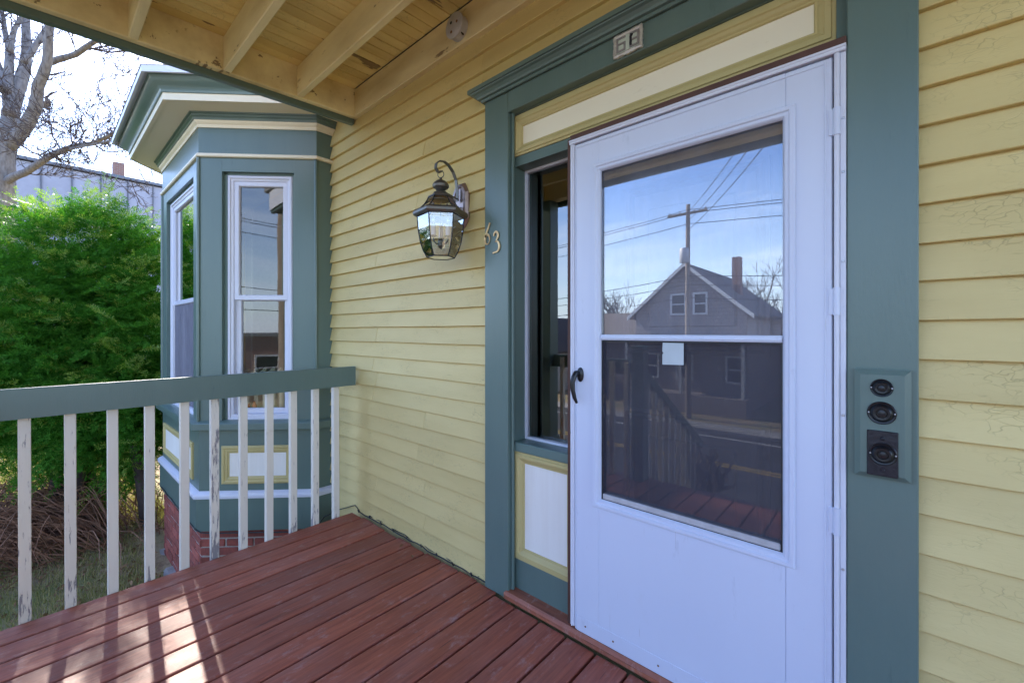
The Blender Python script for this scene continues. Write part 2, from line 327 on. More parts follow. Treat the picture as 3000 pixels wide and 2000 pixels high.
def ground_mat():
    m, nt, b = new_mat('winter_lawn_soil')
    v = coords(nt, (1, 1, 1), False)
    n1 = noise(nt, v, 0.7, 6, .6); n2 = noise(nt, v, 9, 6, .7); n3 = noise(nt, v, 60, 4, .7)
    a = mix(nt, ramp(nt, n2, .35, .65), (0.42, 0.33, 0.19, 1), (0.22, 0.15, 0.085, 1))
    a = mix(nt, ramp(nt, n1, .5, .62), a, mix(nt, n2, (0.13, 0.16, 0.05, 1), (0.27, 0.26, 0.11, 1)))
    a = mix(nt, mix(nt, 1.0, ramp(nt, n3, .55, .7), (.6,) * 3, 'MULTIPLY'), a, (0.46, 0.36, 0.23, 1))
    nt.links.new(a, b.inputs['Base Color']); b.inputs['Roughness'].default_value = 0.95
    bump(nt, b, mix(nt, .5, n2, n3), 0.8, 0.03)
    return m
M['ground'] = ground_mat()

# ------------------------------------------------------------------ mesh helpers
class MB:
    def __init__(s): s.v = []; s.f = []
    def add(s, vs, fs):
        o = len(s.v); s.v += [tuple(p) for p in vs]; s.f += [tuple(i + o for i in f) for f in fs]; return s
    def box(s, x0, x1, y0, y1, z0, z1, bv=0.0):
        if x0 > x1: x0, x1 = x1, x0
        if y0 > y1: y0, y1 = y1, y0
        if z0 > z1: z0, z1 = z1, z0
        if bv <= 0:
            vs = [(x, y, z) for x in (x0, x1) for y in (y0, y1) for z in (z0, z1)]
            return s.add(vs, [(0, 1, 3, 2), (4, 6, 7, 5), (0, 4, 5, 1), (2, 3, 7, 6), (0, 2, 6, 4), (1, 5, 7, 3)])
        lo = (x0, y0, z0); hi = (x1, y1, z1); idx = {}; vs = []
        for sx in (0, 1):
            for sy in (0, 1):
                for sz in (0, 1):
                    sg = (sx, sy, sz)
                    for a in range(3):
                        p = []
                        for k in range(3):
                            base = hi[k] if sg[k] else lo[k]
                            p.append(base if k == a else base + (-bv if sg[k] else bv))
                        idx[(sg, a)] = len(vs); vs.append(tuple(p))
        fs = []
        for a in range(3):
            b, c = (a + 1) % 3, (a + 2) % 3
            for sa in (0, 1):
                q = []
                for sb, sc in ((0, 0), (1, 0), (1, 1), (0, 1)):
                    sg = [0, 0, 0]; sg[a] = sa; sg[b] = sb; sg[c] = sc; q.append(idx[(tuple(sg), a)])
                fs.append(q)
            for sb in (0, 1):
                for sc in (0, 1):
                    g0 = [0, 0, 0]; g1 = [0, 0, 0]; g0[a] = 0; g1[a] = 1
                    g0[b] = g1[b] = sb; g0[c] = g1[c] = sc
                    g0 = tuple(g0); g1 = tuple(g1)
                    fs.append((idx[(g0, b)], idx[(g1, b)], idx[(g1, c)], idx[(g0, c)]))
        for sx in (0, 1):
            for sy in (0, 1):
                for sz in (0, 1): fs.append(tuple(idx[((sx, sy, sz), a)] for a in range(3)))
        return s.add(vs, fs)
    def loft(s, rings, close_ring=True, caps=True):
        n = len(rings[0]); vs = [p for r in rings for p in r]; fs = []
        for i in range(len(rings) - 1):
            for j in range(n if close_ring else n - 1):
                k = (j + 1) % n
                fs.append((i * n + j, i * n + k, (i + 1) * n + k, (i + 1) * n + j))
        if caps: fs.append(tuple(range(n))); fs.append(tuple(range((len(rings) - 1) * n, len(rings) * n)))
        return s.add(vs, fs)
    def ring(s, x0, x1, z0, z1, prof, closed=True):
        """rectangular moulding in the xz plane; prof = [(inset, y), ...] around the section"""
        rings = []
        for ins, y in prof:
            rings.append([(x0 + ins, y, z0 + ins), (x1 - ins, y, z0 + ins), (x1 - ins, y, z1 - ins), (x0 + ins, y, z1 - ins)])
        if closed: rings.append(rings[0])
        return s.loft(rings, True, False)
    def tube(s, pts, rad, n=8, caps=True):
        pts = [Vector(p) for p in pts]; rings = []
        if not hasattr(rad, '__len__'): rad = [rad] * len(pts)
        up = Vector((0, 0, 1)); prev = None
        for i, p in enumerate(pts):
            d = (pts[min(i + 1, len(pts) - 1)] - pts[max(i - 1, 0)])
            if d.length < 1e-9: d = Vector((0, 0, 1))
            d.normalize()
            if prev is None:
                a = d.cross(up) if abs(d.z) < .95 else d.cross(Vector((1, 0, 0)))
            else: a = prev - d * prev.dot(d)
            a.normalize(); prev = a; b = d.cross(a)
            rings.append([tuple(p + (a * math.cos(2 * math.pi * k / n) + b * math.sin(2 * math.pi * k / n)) * rad[i]) for k in range(n)])
        return s.loft(rings, True, caps)
    def lathe(s, prof, n=24, c=(0, 0, 0), axis='z', rot=0.0):
        rings = []
        for r, h in prof:
            rr = []
            for k in range(n):
                a = 2 * math.pi * k / n + rot
                if axis == 'z': rr.append((c[0] + r * math.cos(a), c[1] + r * math.sin(a), c[2] + h))
                else: rr.append((c[0] + r * math.cos(a), c[1] - h, c[2] + r * math.sin(a)))     # axis -y
            rings.append(rr)
        return s.loft(rings, True, True)
    def map(s, fn): s.v = [tuple(fn(*p)) for p in s.v]; return s

def rect(x0, x1, z0, z1, y): return [(x0, y, z0), (x1, y, z0), (x1, y, z1), (x0, y, z1)]
def root_of(o):
    while o.parent: o = o.parent
    return o
def obj(name, mb, mat, parent=None, smooth=False, recalc=True):
    off = Vector((0, 0, 0))
    if parent is not None: off = root_of(parent).location
    me = bpy.data.meshes.new(name)
    me.from_pydata([(p[0] - off.x, p[1] - off.y, p[2] - off.z) for p in mb.v], [], mb.f)
    if recalc:
        bm = bmesh.new(); bm.from_mesh(me); bmesh.ops.recalc_face_normals(bm, faces=bm.faces); bm.to_mesh(me); bm.free()
    if smooth is True: me.polygons.foreach_set('use_smooth', [True] * len(me.polygons))
    me.materials.append(M[mat] if isinstance(mat, str) else mat)
    o = bpy.data.objects.new(name, me); col.objects.link(o)
    if smooth == 'auto':
        me.polygons.foreach_set('use_smooth', [True] * len(me.polygons))
        try: me.set_sharp_from_angle(angle=R(35))
        except Exception: pass
    if parent is not None: o.parent = parent
    return o
def raw(name, V, F, mat, parent=None, nper=4):
    """big meshes from numpy arrays; F is (n, nper)"""
    off = np.array(root_of(parent).location) if parent is not None else np.zeros(3)
    V = np.asarray(V, dtype=np.float32) - off.astype(np.float32); F = np.asarray(F, dtype=np.int32)
    me = bpy.data.meshes.new(name); me.vertices.add(len(V)); me.vertices.foreach_set('co', V.ravel())
    me.loops.add(F.size); me.loops.foreach_set('vertex_index', F.ravel()); me.polygons.add(len(F))
    me.polygons.foreach_set('loop_start', np.arange(0, F.size, nper, dtype=np.int32))
    me.update(calc_edges=True); me.materials.append(M[mat])
    o = bpy.data.objects.new(name, me); col.objects.link(o)
    if parent is not None: o.parent = parent
    return o
def thing(name, loc, label, cat, group=None):
    o = bpy.data.objects.new(name, None); o.empty_display_size = 0.1; col.objects.link(o); o.location = loc
    o['label'] = label; o['category'] = cat
    if group: o['group'] = group
    return o
def tag(o, label, cat, group=None):
    o['label'] = label; o['category'] = cat
    if group: o['group'] = group
    return o
def struct(o): o['kind'] = 'structure'; return o
def rj(a): return random.uniform(-a, a)

# ================================================================== GROUND, STREET
def gh(x, y):
    s = min(1, max(0, (-y - 3.2) / 5.6)); s = s * s * (3 - 2 * s)
    return -0.86 - 2.8 * s
xs = sorted(set([-600, -300, -150, -80, -50, -35] + list(np.arange(-26, 14, .8).round(3)) + [20, 30, 50, 80, 150, 300, 600]))
ys = sorted(set([-600, -300, -150, -80, -50, -35, -28, -22, -16, -12] + list(np.arange(-10.4, 4, .4).round(3)) + [8, 14, 25, 50, 100, 200, 400, 600]))
mb = MB(); nx = len(xs)
for y in ys:
    for x in xs:
        near = abs(x + 6) < 9 and -4.5 < y < 3
        mb.v.append((x, y, gh(x, y) + (rj(.02) if near else 0)))
for j in range(len(ys) - 1):
    for i in range(nx - 1): mb.f.append((j * nx + i, j * nx + i + 1, (j + 1) * nx + i + 1, (j + 1) * nx + i))
struct(obj('ground', mb, 'ground', None, True))
ZR = -3.655
struct(obj('sidewalk', MB().box(-120, 120, -10.2, -8.9, ZR - .1, ZR + .13, .01), 'concrete'))
struct(obj('kerb', MB().box(-120, 120, -10.36, -10.205, ZR - .1, ZR + .135, .015), 'stone'))
road = struct(obj('road', MB().add([(-200, -20.5, ZR), (200, -20.5, ZR), (200, -10.36, ZR), (-200, -10.36, ZR)], [(0, 1, 2, 3)]), 'asphalt'))
for y in (-15.55, -15.25):
    obj('yellow_line', MB().add([(-200, y, ZR + .004), (200, y, ZR + .004), (200, y + .11, ZR + .004), (-200, y + .11, ZR + .004)], [(0, 1, 2, 3)]), 'yellow_line', road)
for y in (-11.4, -19.6):
    obj('edge_line', MB().add([(-200, y, ZR + .004), (200, y, ZR + .004), (200, y + .12, ZR + .004), (-200, y + .12, ZR + .004)], [(0, 1, 2, 3)]), 'white_line', road)
struct(obj('kerb', MB().box(-120, 120, -20.655, -20.505, ZR - .1, ZR + .135, .015), 'stone'))
struct(obj('sidewalk', MB().box(-120, 120, -22.0, -20.66, ZR - .1, ZR + .13, .01), 'concrete'))

# ================================================================== THE HOUSE
house = thing('yellow_house', (-2.3, 0, 0), 'yellow clapboard house with green trim, white storm door and bay window', 'house')
X_L, X_R = -6.6, 4.0
wall = MB()
SH0, SH1 = -0.004, 0.14        # sheathing depth
wall.box(X_L, -5.83, SH0, SH1, -.9, 6.2); wall.box(-3.262, -1.38, SH0, SH1, -.9, 6.2); wall.box(-.072, X_R, SH0, SH1, -.9, 6.2)
wall.box(-5.83, -3.262, SH0, SH1, 2.72, 6.2); wall.box(-5.83, -3.262, SH0, SH1, -.9, .02)
wall.box(-1.38, -.072, SH0, SH1, 2.36, 6.2); wall.box(-1.38, -.072, SH0 + .03, SH1, -.9, .0)
wall.box(X_L, X_L + .14, SH1, 8, -.9, 6.2); wall.box(X_R - .14, X_R, SH1, 8, -.9, 6.2); wall.box(X_L + .14, X_R - .14, 7.86, 8, -.9, 6.2)
front_wall = obj('front_wall', wall, 'yellow', house)
# rooms behind the openings
rm = MB(); rm.box(-6.44, -2.62, .15, 3.7, .0, .05); rm.box(-6.44, -2.62, .15, 3.7, 2.76, 2.80)
rm.box(-6.44, -2.62, 3.7, 3.76, .0, 2.8); rm.box(-2.62, -2.56, .15, 3.7, 0, 2.8); rm.box(-6.458, -6.445, .15, 3.7, 0, 2.8)
rm.box(-6.44, -5.62, .142, .16, .05, 2.76); rm.box(-3.44, -2.62, .142, .16, .05, 2.76)
obj('parlour', rm, 'room', house)
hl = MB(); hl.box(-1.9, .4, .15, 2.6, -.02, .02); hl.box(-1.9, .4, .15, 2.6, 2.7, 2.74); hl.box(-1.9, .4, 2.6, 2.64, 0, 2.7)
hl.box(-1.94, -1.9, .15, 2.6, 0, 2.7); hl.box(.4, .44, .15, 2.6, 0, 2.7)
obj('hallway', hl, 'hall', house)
rf = MB(); rf.add([(X_L - .4, -.45, 6.05), (X_R + .4, -.45, 6.05), (X_R + .4, 4, 9.2), (X_L - .4, 4, 9.2), (X_L - .4, 8.45, 6.05), (X_R + .4, 8.45, 6.05),
                  (X_L - .4, -.45, 5.9), (X_R + .4, -.45, 5.9), (X_R + .4, 8.45, 5.9), (X_L - .4, 8.45, 5.9)],
                 [(0, 1, 2, 3), (3, 2, 5, 4), (6, 7, 1, 0), (9, 8, 5, 4), (6, 9, 8, 7), (0, 3, 4, 9, 6), (1, 2, 5, 8, 7)])
obj('roof', rf, 'shingle_roof', house)

# ---- clapboards, one by one (four-inch weather), each a wedge with a slightly wavering butt
PITCH = 0.1003; Z0 = 0.611 - 6 * PITCH
def clapboard(x0, x1, z):
    n = max(2, int((x1 - x0) / 0.16)); rings = []
    zoff = rj(.0012); yoff = rj(.0012); ph = random.random() * 6
    for i in range(n + 1):
        x = x0 + (x1 - x0) * i / n
        w = .0009 * math.sin(x * 5 + ph) + rj(.0006); wy = .0012 * math.sin(x * 3.1 + ph * 2) + rj(.0005)
        zb = z + zoff + w; yb = -.0325 + yoff + wy
        rings.append([(x, yb + .002, zb), (x, yb, zb + .002), (x, -.0095, zb + PITCH + .018), (x, -.0055, zb + PITCH + .018), (x, -.0055, zb)])
    mb = MB().loft(rings, True, True)
    return obj('clapboard', mb, 'yellow', front_wall)
def rows(xa, xb, k0, k1, joints):
    for k in range(k0, k1):
        z = Z0 + k * PITCH
        cuts = [xa] + sorted(c for c in joints(k) if xa + .15 < c < xb - .15) + [xb]
        for a, b in zip(cuts[:-1], cuts[1:]):
            clapboard(a + (.0011 if a != xa else 0), b - (.0011 if b != xb else 0), z)
jr = random.Random(3)
jt = {k: [jr.choice([-2.62, -2.12, -2.65, -2.3, -2.58, -2.05])] if jr.random() < .7 else [] for k in range(-5, 60)}
rows(-3.243, -1.516, -1, 24, lambda k: jt[k])            # between bay and door
rows(-3.243, -1.560, 24, 28, lambda k: [])
rows(-1.560, .105, 24, 28, lambda k: [-.7] if k % 2 else [])
rows(.0605, 2.0, -1, 24, lambda k: [1.1] if k % 3 else [])
rows(.105, 2.0, 24, 28, lambda k: [])
rows(X_L, -5.81, -1, 30, lambda k: [])

# ---- door surround: recessed frame, casings, header, mouldings, panels
YC = -0.05
sur = MB()
sur.box(-1.385, -1.3585, -.028, .13, .0, 2.345)                     # inner bead / frame left
sur.box(-1.372, -.98, .002, .10, 2.084, 2.130)                      # sidelight head rail (bottom of transom)
sur.box(-.1105, -.0705, -.012, .12, .04, 2.345)                     # frame right
sur.box(-1.36, -.07, -.012, .12, 2.328, 2.40)                       # frame head
sur.box(-1.36, -1.00, .0, .10, .04, .186)                           # bottom rail
sur.box(-1.36, -.10, .02, .12, 2.128, 2.33)                         # behind transom panel
sur.box(-1.36, -1.02, .02, .12, .18, .71)                           # behind lower panel
sur.box(-1.045, -.985, .0, .12, .04, 2.13)                          # mullion between sidelight and door
surround = obj('door_surround', sur, 'green', house)
obj('casing', MB().box(-1.516, -1.3585, -.004, YC, .002, 2.43, .003), 'green', surround)
obj('casing', MB().box(-.085, .0600, -.004, YC, .002, 2.43, .003), 'green', surround)
obj('bead', MB().tube([(-1.351, -.022, .045), (-1.351, -.022, 2.335)], .0085, 8), 'green', surround, 'auto')
obj('header', MB().box(-1.3580, -.0855, -.004, YC - .001, 2.332, 2.43, .003), 'green', surround)
cap = MB()
prof = [(0, 2.430), (.012, 2.430), (.014, 2.442), (.026, 2.444), (.030, 2.452), (.040, 2.462), (.052, 2.466), (.054, 2.470), (.062, 2.470), (.062, 2.488), (0, 2.492)]
def cap_ring(off, z):
    return [(-1.516 - off, -.004, z), (-1.516 - off, YC - off, z), (.060 + off, YC - off, z), (.060 + off, -.004, z)]
cap.loft([cap_ring(o, z) for o, z in prof], False, False)
cap.add(cap_ring(.062, 2.4885), [(0, 1, 2, 3)])
obj('cap_moulding', cap, 'green', surround)
MPROF = [(0, .020), (0, -.004), (.010, -.004), (.012, -.009), (.026, -.009), (.030, -.004), (.040, .001), (.046, .006), (.052, .006), (.056, .014), (.056, .020)]
obj('transom_moulding', MB().ring(-1.3695, -.1115, 2.131, 2.327, MPROF), 'yellow_trim', surround)
obj('transom_panel', MB().box(-1.315, -.166, .012, .0195, 2.186, 2.272), 'cream', surround)
obj('lower_moulding', MB().ring(-1.359, -1.005, .187, .704, MPROF), 'yellow_trim', surround)
obj('lower_panel', MB().box(-1.304, -1.060, .012, .0195, .242, .649), 'cream_vert', surround)
obj('sidelight_sill', MB().box(-1.3705, -.99, .095, -.012, .706, .750, .004), 'green', surround)
obj('threshold', MB().box(-1.381, .0, .02, -.067, .0015, .043, .012), 'sill_wood', surround)
# sidelight
sl = obj('sidelight', MB().ring(-1.357, -1.046, .750, 2.084, [(0, .075), (.010, .075), (.012, .082), (.012, .10), (0, .10)]), 'white_vinyl', house)
obj('pane', MB().add(rect(-1.346, -1.057, .761, 2.073, .088), [(0, 1, 2, 3)]), 'side_glass', sl)
obj('sidelight_jamb', MB().box(-1.36, -1.3572, .0, .10, .75, 2.084), 'green', sl)
# brown strips round the storm door
obj('brown_strip', MB().box(-1.020, -.9985, -.001, -.046, .044, 2.098, .002), 'brown_wood', surround)
obj('brown_strip', MB().box(-1.000, -.0855, -.001, -.056, 2.0838, 2.107, .002), 'brown_wood', surround)

# ---- storm door
YD = -0.055
sd = MB()
# slab with an opening for the glass
sd.box(-.975, -.862, -.018, YD, .045, 2.060, .003); sd.box(-.230, -.1165, -.018, YD, .045, 2.060, .003)
sd.box(-.8625, -.2295, -.019, YD + .0006, 1.930, 2.0596, .0); sd.box(-.8625, -.2295, -.019, YD + .0006, .0454, .600, .0)
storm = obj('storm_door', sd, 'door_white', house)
fr = MB(); fr.box(-.9980, -.9775, -.010, -.058, .055, 2.0655, .002); fr.box(-.9915, -.9850, -.05, -.0625, .055, 2.0655, .001)
obj('door_frame', fr, 'white_vinyl', storm)
obj('door_frame', MB().box(-1.002, -.0855, -.010, -.060, 2.0665, 2.083, .002).box(-1.002, -.0855, -.05, -.063, 2.0765, 2.0835, .001), 'white_vinyl', storm)
rfm = MB(); rfm.box(-.1005, -.0862, -.010, -.053, .05, 2.0655, .002)
rfm.tube([(-.1065, -.056, .05), (-.1065, -.056, 2.063)], .0068, 10)
obj('hinge_rail', rfm, 'white_vinyl', storm, 'auto')
obj('edge_bead', MB().box(-.974, -.969, -.05, YD - .003, .05, 2.057, .001), 'door_white', storm)
obj('edge_bead', MB().box(-.135, -.1300, -.05, YD - .0025, .05, 2.052, .001), 'door_white', storm)
obj('edge_bead', MB().box(-.968, -.136, -.05, YD - .0025, 2.044, 2.049, .001), 'door_white', storm)
for za, zb in ((1.835, 1.912), (1.33, 1.408), (.714, .79)):
    obj('hinge', MB().tube([(-.1065, -.0575, za), (-.1065, -.0575, zb)], .0088, 12).box(-.125, -.107, -.05, -.0585, za + .002, zb - .002, .001), 'door_white', storm, 'auto')
DPROF = [(0, -.05), (0, -.060), (.004, -.066), (.014, -.066), (.018, -.061), (.026, -.061), (.030, -.057), (.034, -.050)]
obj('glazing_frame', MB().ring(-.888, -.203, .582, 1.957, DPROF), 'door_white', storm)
obj('meeting_rail', MB().box(-.854, -.237, -.030, -.060, 1.250, 1.272, .003).box(-.854, -.237, -.04, -.063, 1.256, 1.262, .001), 'door_white', storm)
obj('upper_pane', MB().box(-.8565, -.2345, -.040, -.036, 1.270, 1.926), 'storm_glass', storm)
obj('lower_pane', MB().box(-.8565, -.2345, -.034, -.030, .612, 1.252), 'storm_glass', storm)
obj('insect_screen', MB().add([(-.849, -.0465, .612), (-.242, -.0465, .612), (-.242, -.0465, 1.246), (-.849, -.0465, 1.246)], [(0, 1, 2, 3)]), 'screen', storm)
obj('screen_gasket', MB().ring(-.8555, -.2355, .6105, 1.2495, [(0, -.045), (0, -.0495), (.006, -.0495), (.006, -.045)]), 'rubber', storm)
obj('bottom_track', MB().box(-.848, -.243, -.028, -.052, .618, .640, .003), 'grey_metal', storm)
obj('kick_seam', MB().box(-.968, -.122, -.05, YD - .0012, .046, .108, .0008), 'door_white', storm)
for x in (-.925, -.80, -.62, -.40, -.20):
    obj('screw', MB().lathe([(.0, .0), (.0042, .0), (.003, .002), (0, .0022)], 8, (x, YD - .001, .077), 'y'), 'rust', storm)
for z in (.28, .52, .86, 1.17, 1.50, 1.82, 2.0):
    obj('screw', MB().lathe([(.0, .0), (.0035, .0), (.002, .0015), (0, .0016)], 8, (-.9945, -.058, z), 'y'), 'screw', storm)
for z in (.20, .62, 1.05, 1.48, 1.73, 1.88):
    obj('screw', MB().lathe([(.0, .0), (.0042, .0), (.003, .002), (0, .0022)], 8, (-.0925, -.053, z), 'y'), 'screw', storm)
hd = MB()
hd.lathe([(0, 0), (.020, 0), (.0195, .006), (.012, .011), (0, .012)], 20, (0, 0, 0), 'y')
hd.map(lambda x, y, z: (-.948 + x * .75, YD + y, 1.106 + z * 1.5))
hd.lathe([(0, 0), (.0105, 0), (.0105, .022), (.008, .026), (0, .027)], 14, (-.956, YD - .004, 1.113), 'y')
hd.tube([(-.956, YD - .024, 1.112), (-.959, YD - .034, 1.098), (-.962, YD - .040, 1.075), (-.960, YD - .040, 1.045), (-.955, YD - .036, 1.015), (-.9485, YD - .028, .992)],
        [.0105, .0115, .0105, .0095, .0085, .005], 10)
obj('handle', hd, 'black', storm, 'auto')
# ---- inner front door
fd = obj('front_door', MB().box(-.955, -.13, .045, .085, .045, 2.045), 'front_door', house)
PP = [(0, .046), (0, .030), (.012, .026), (.022, .034), (.030, .030), (.040, .040), (.040, .046)]
for za, zb in ((1.20, 1.86), (.30, .98)): obj('panel_moulding', MB().ring(-.80, -.285, za, zb, PP), 'front_door', fd)
obj('raised_panel', MB().box(-.70, -.385, .034, .046, 1.30, 1.76, .006), 'front_door', fd)
obj('raised_panel', MB().box(-.70, -.385, .034, .046, .40, .88, .006), 'front_door', fd)
obj('door_knob', MB().lathe([(0, 0), (.02, 0), (.012, .012), (.01, .018)], 14, (-.90, .045, 1.0), 'y'), 'brass', fd)

# ---- bay window
BX = -4.5225
def plan(d, yb=-.006):
    p = [(-3.24 + d, yb), (-3.24 + d, -.136 - .4142 * d), (-3.845 + .4142 * d, -.741 - d)]
    return p + [(2 * BX - x, y) for x, y in reversed(p)]
def bay_sweep(prof, yb=-.006, close=True):
    mb = MB(); cols = [plan(d, yb) for d, z in prof]
    rings = [[(cols[j][i][0], cols[j][i][1], prof[j][1]) for j in range(len(prof))] for i in range(6)]
    return mb.loft(rings, close, close)
def T_ang(s, d, z):
    return (-3.24 + (-s + d) * .70711, -.136 + (-s - d) * .70711, z)
def T_angL(s, d, z):
    x, y, zz = T_ang(s, d, z); return (2 * BX - x, y, zz)
def T_front(s, d, z):                                     # s from the right-hand corner to the left
    return (-3.845 - s, -.741 - d, z)
L_A = 0.8556; L_F = 1.355
body = bay_sweep([(-.10, -.2), (-.10, .58), (0, .58), (0, -.2)])            # apron below the sill
bay = obj('bay_window', body, 'green', house)
def face_boards(T, L, w0, w1):
    """boards either side of the window opening and the head; w0..w1 is the opening"""
    for a, b in ((.001, w0), (w1, L - .001)):
        obj('side_board', MB().box(a, b, -.10, 0, .60, 2.5835, .002).map(T), 'green', bay)
    obj('head_board', MB().box(w0 - .001, w1 + .001, -.10, -.0005, 2.482, 2.5835).map(T), 'green', bay)
    obj('window_stop', MB().box(w0, w0 + .022, -.10, -.030, .60, 2.482).box(w1 - .022, w1, -.10, -.030, .60, 2.482).box(w0, w1, -.10, -.030, 2.466, 2.482).map(T), 'green', bay)
def window_unit(T, a, b, screen=False):
    z0, z1 = .612, 2.464
    obj('window_frame', MB().ring(a, b, z0, z1, [(0, -.03), (.006, -.024), (.020, -.024), (.024, -.032), (.040, -.036), (.044, -.060), (.044, -.10), (0, -.10)]).map(lambda x, y, z: T(x, y, z)), 'white_vinyl', bay)
    zm = 1.542
    obj('upper_sash', MB().ring(a + .040, b - .040, zm - .02, z1 - .040, [(0, -.045), (.004, -.041), (.034, -.041), (.040, -.052), (.040, -.066), (0, -.066)]).map(T), 'white_vinyl', bay)
    obj('pane', MB().add(rect(a + .074, b - .074, zm + .014, z1 - .074, -.060), [(0, 1, 2, 3)]).map(T), 'glass', bay)
    obj('lower_sash', MB().ring(a + .040, b - .040, z0 + .044, zm + .015, [(0, -.072), (.004, -.068), (.034, -.068), (.040, -.078), (.040, -.094), (0, -.094)]).map(T), 'white_vinyl', bay)
    obj('pane', MB().add(rect(a + .074, b - .074, z0 + .078, zm - .020, -.086), [(0, 1, 2, 3)]).map(T), 'glass', bay)
    obj('sash_stop', MB().box(a + .03, b - .03, -.10, -.030, z0 + .020, z0 + .043, .003).map(T), 'white_vinyl', bay)
    if screen:
        obj('insect_screen', MB().add([T(a + .05, -.05, z0 + .045), T(b - .05, -.05, z0 + .045), T(b - .05, -.05, zm), T(a + .05, -.05, zm)], [(0, 1, 2, 3)]), 'grey_screen', bay)
    # interior trim
    obj('inner_casing', MB().ring(a - .06, b + .06, .56, 2.52, [(0, -.104), (.075, -.104), (.075, -.122), (0, -.122)]).map(T), 'room_trim', bay)
face_boards(T_ang, L_A, .167, .690); window_unit(T_ang, .190, .667)
face_boards(T_angL, L_A, .167, .690); window_unit(T_angL, .190, .667)
obj('sun_blocker', MB().box(.16, .70, -.135, -.130, .70, 2.5).map(T_angL), 'cream', bay)  # added unseen sheet, stops sun streaking through the bay onto the porch
face_boards(T_front, L_F, .17, L_F - .17); window_unit(T_front, .193, L_F - .193, True)
for sx in (1, -1):
    f = (lambda x: x) if sx == 1 else (lambda x: 2 * BX - x)
    obj('return_board', MB().box(f(-3.34), f(-3.2405), -.136, -.006, .60, 2.5835).map(lambda x, y, z: (x, y, z)), 'green', bay)
    for (px, py) in ((-3.2405, -.139), (-3.846, -.744)):
        obj('corner_bead', MB().tube([(f(px), py, .60), (f(px), py, 2.58)], .013, 8), 'green', bay, 'auto')
obj('skirt', bay_sweep([(-.08, -.2), (-.08, .043), (.020, .043), (.022, .035), (.022, -.2)]), 'green', bay)
obj('skirt_bead', bay_sweep([(-.01, .0432), (-.01, .094), (.012, .088), (.034, .075), (.038, .060), (.036, .0432)]), 'white_vinyl', bay)
obj('sill', bay_sweep([(-.10, .5805), (-.10, .625), (.0, .616), (.046, .606), (.050, .600), (.050, .556), (.046, .552), (.012, .550), (.012, .5805)]), 'green', bay)
obj('head_bead', bay_sweep([(-.02, 2.584), (-.02, 2.612), (.012, 2.612), (.020, 2.604), (.020, 2.590), (.014, 2.584)]), 'cream', bay)
obj('frieze', bay_sweep([(-.08, 2.6122), (-.08, 2.802), (.004, 2.802), (.004, 2.6122)]), 'green', bay)
obj('frieze_cap', bay_sweep([(-.02, 2.8022), (-.02, 2.850), (.032, 2.850), (.028, 2.838), (.014, 2.824), (.012, 2.8022)]), 'cream', bay)
obj('bed_moulding', bay_sweep([(-.02, 2.8502), (-.02, 2.897), (.064, 2.897), (.062, 2.889), (.052, 2.886), (.050, 2.874), (.040, 2.866), (.038, 2.8502)]), 'green', bay)
obj('soffit', bay_sweep([(-.1, 2.8972), (-.1, 2.91), (.206, 2.91), (.206, 2.8972)]), 'cream', bay)
obj('fascia', bay_sweep([(.204, 2.888), (.204, 2.9365), (.226, 2.9365), (.226, 2.888)]), 'cream', bay)
obj('crown_moulding', bay_sweep([(.15, 2.937), (.236, 2.937), (.238, 2.950), (.243, 2.962), (.256, 2.974), (.275, 2.985), (.292, 2.998), (.302, 3.014), (.305, 3.034), (.15, 3.034)]), 'green', bay, 'auto')
obj('drip_edge', bay_sweep([(.15, 3.0345), (.15, 3.055), (.345, 3.055), (.345, 3.010), (.330, 3.010), (.328, 3.0345)]), 'white_vinyl', bay)
hip = MB(); o = plan(.35); i_ = [(x * .35 + BX * .65 if False else BX + (x - BX) * .55, -.006 if k in (0, 5) else -.02) for k, (x, y) in enumerate(o)]
hip.loft([[(x, y, 3.0555) for x, y in o], [(x, y, 3.36) for x, y in i_]], True, True)
obj('bay_roof', hip, 'roof_grey', bay)
cei = MB(); pl = plan(-.12); cei.add([(x, y, 2.60) for x, y in pl], [tuple(range(6))]); cei.add([(x, y, .06) for x, y in pl], [tuple(range(6))])
obj('bay_lining', cei, 'room', bay)
# cream panels framed in yellow
BP = [(0, -.03), (0, .010), (.008, .016), (.020, .016), (.026, .010), (.040, .010), (.046, .005), (.056, .003), (.060, -.004), (.060, -.03)]
for T, a, b in ((T_ang, .167, .689), (T_angL, .167, .689), (T_front, .16, L_F - .10)):
    obj('panel_moulding', MB().ring(a, b, .143, .428, [(i, y) for i, y in BP]).map(T), 'yellow_trim', bay)
    obj('cream_panel', MB().box(a + .055, b - .055, -.02, .003, .198, .373).map(T), 'cream_vert', bay)
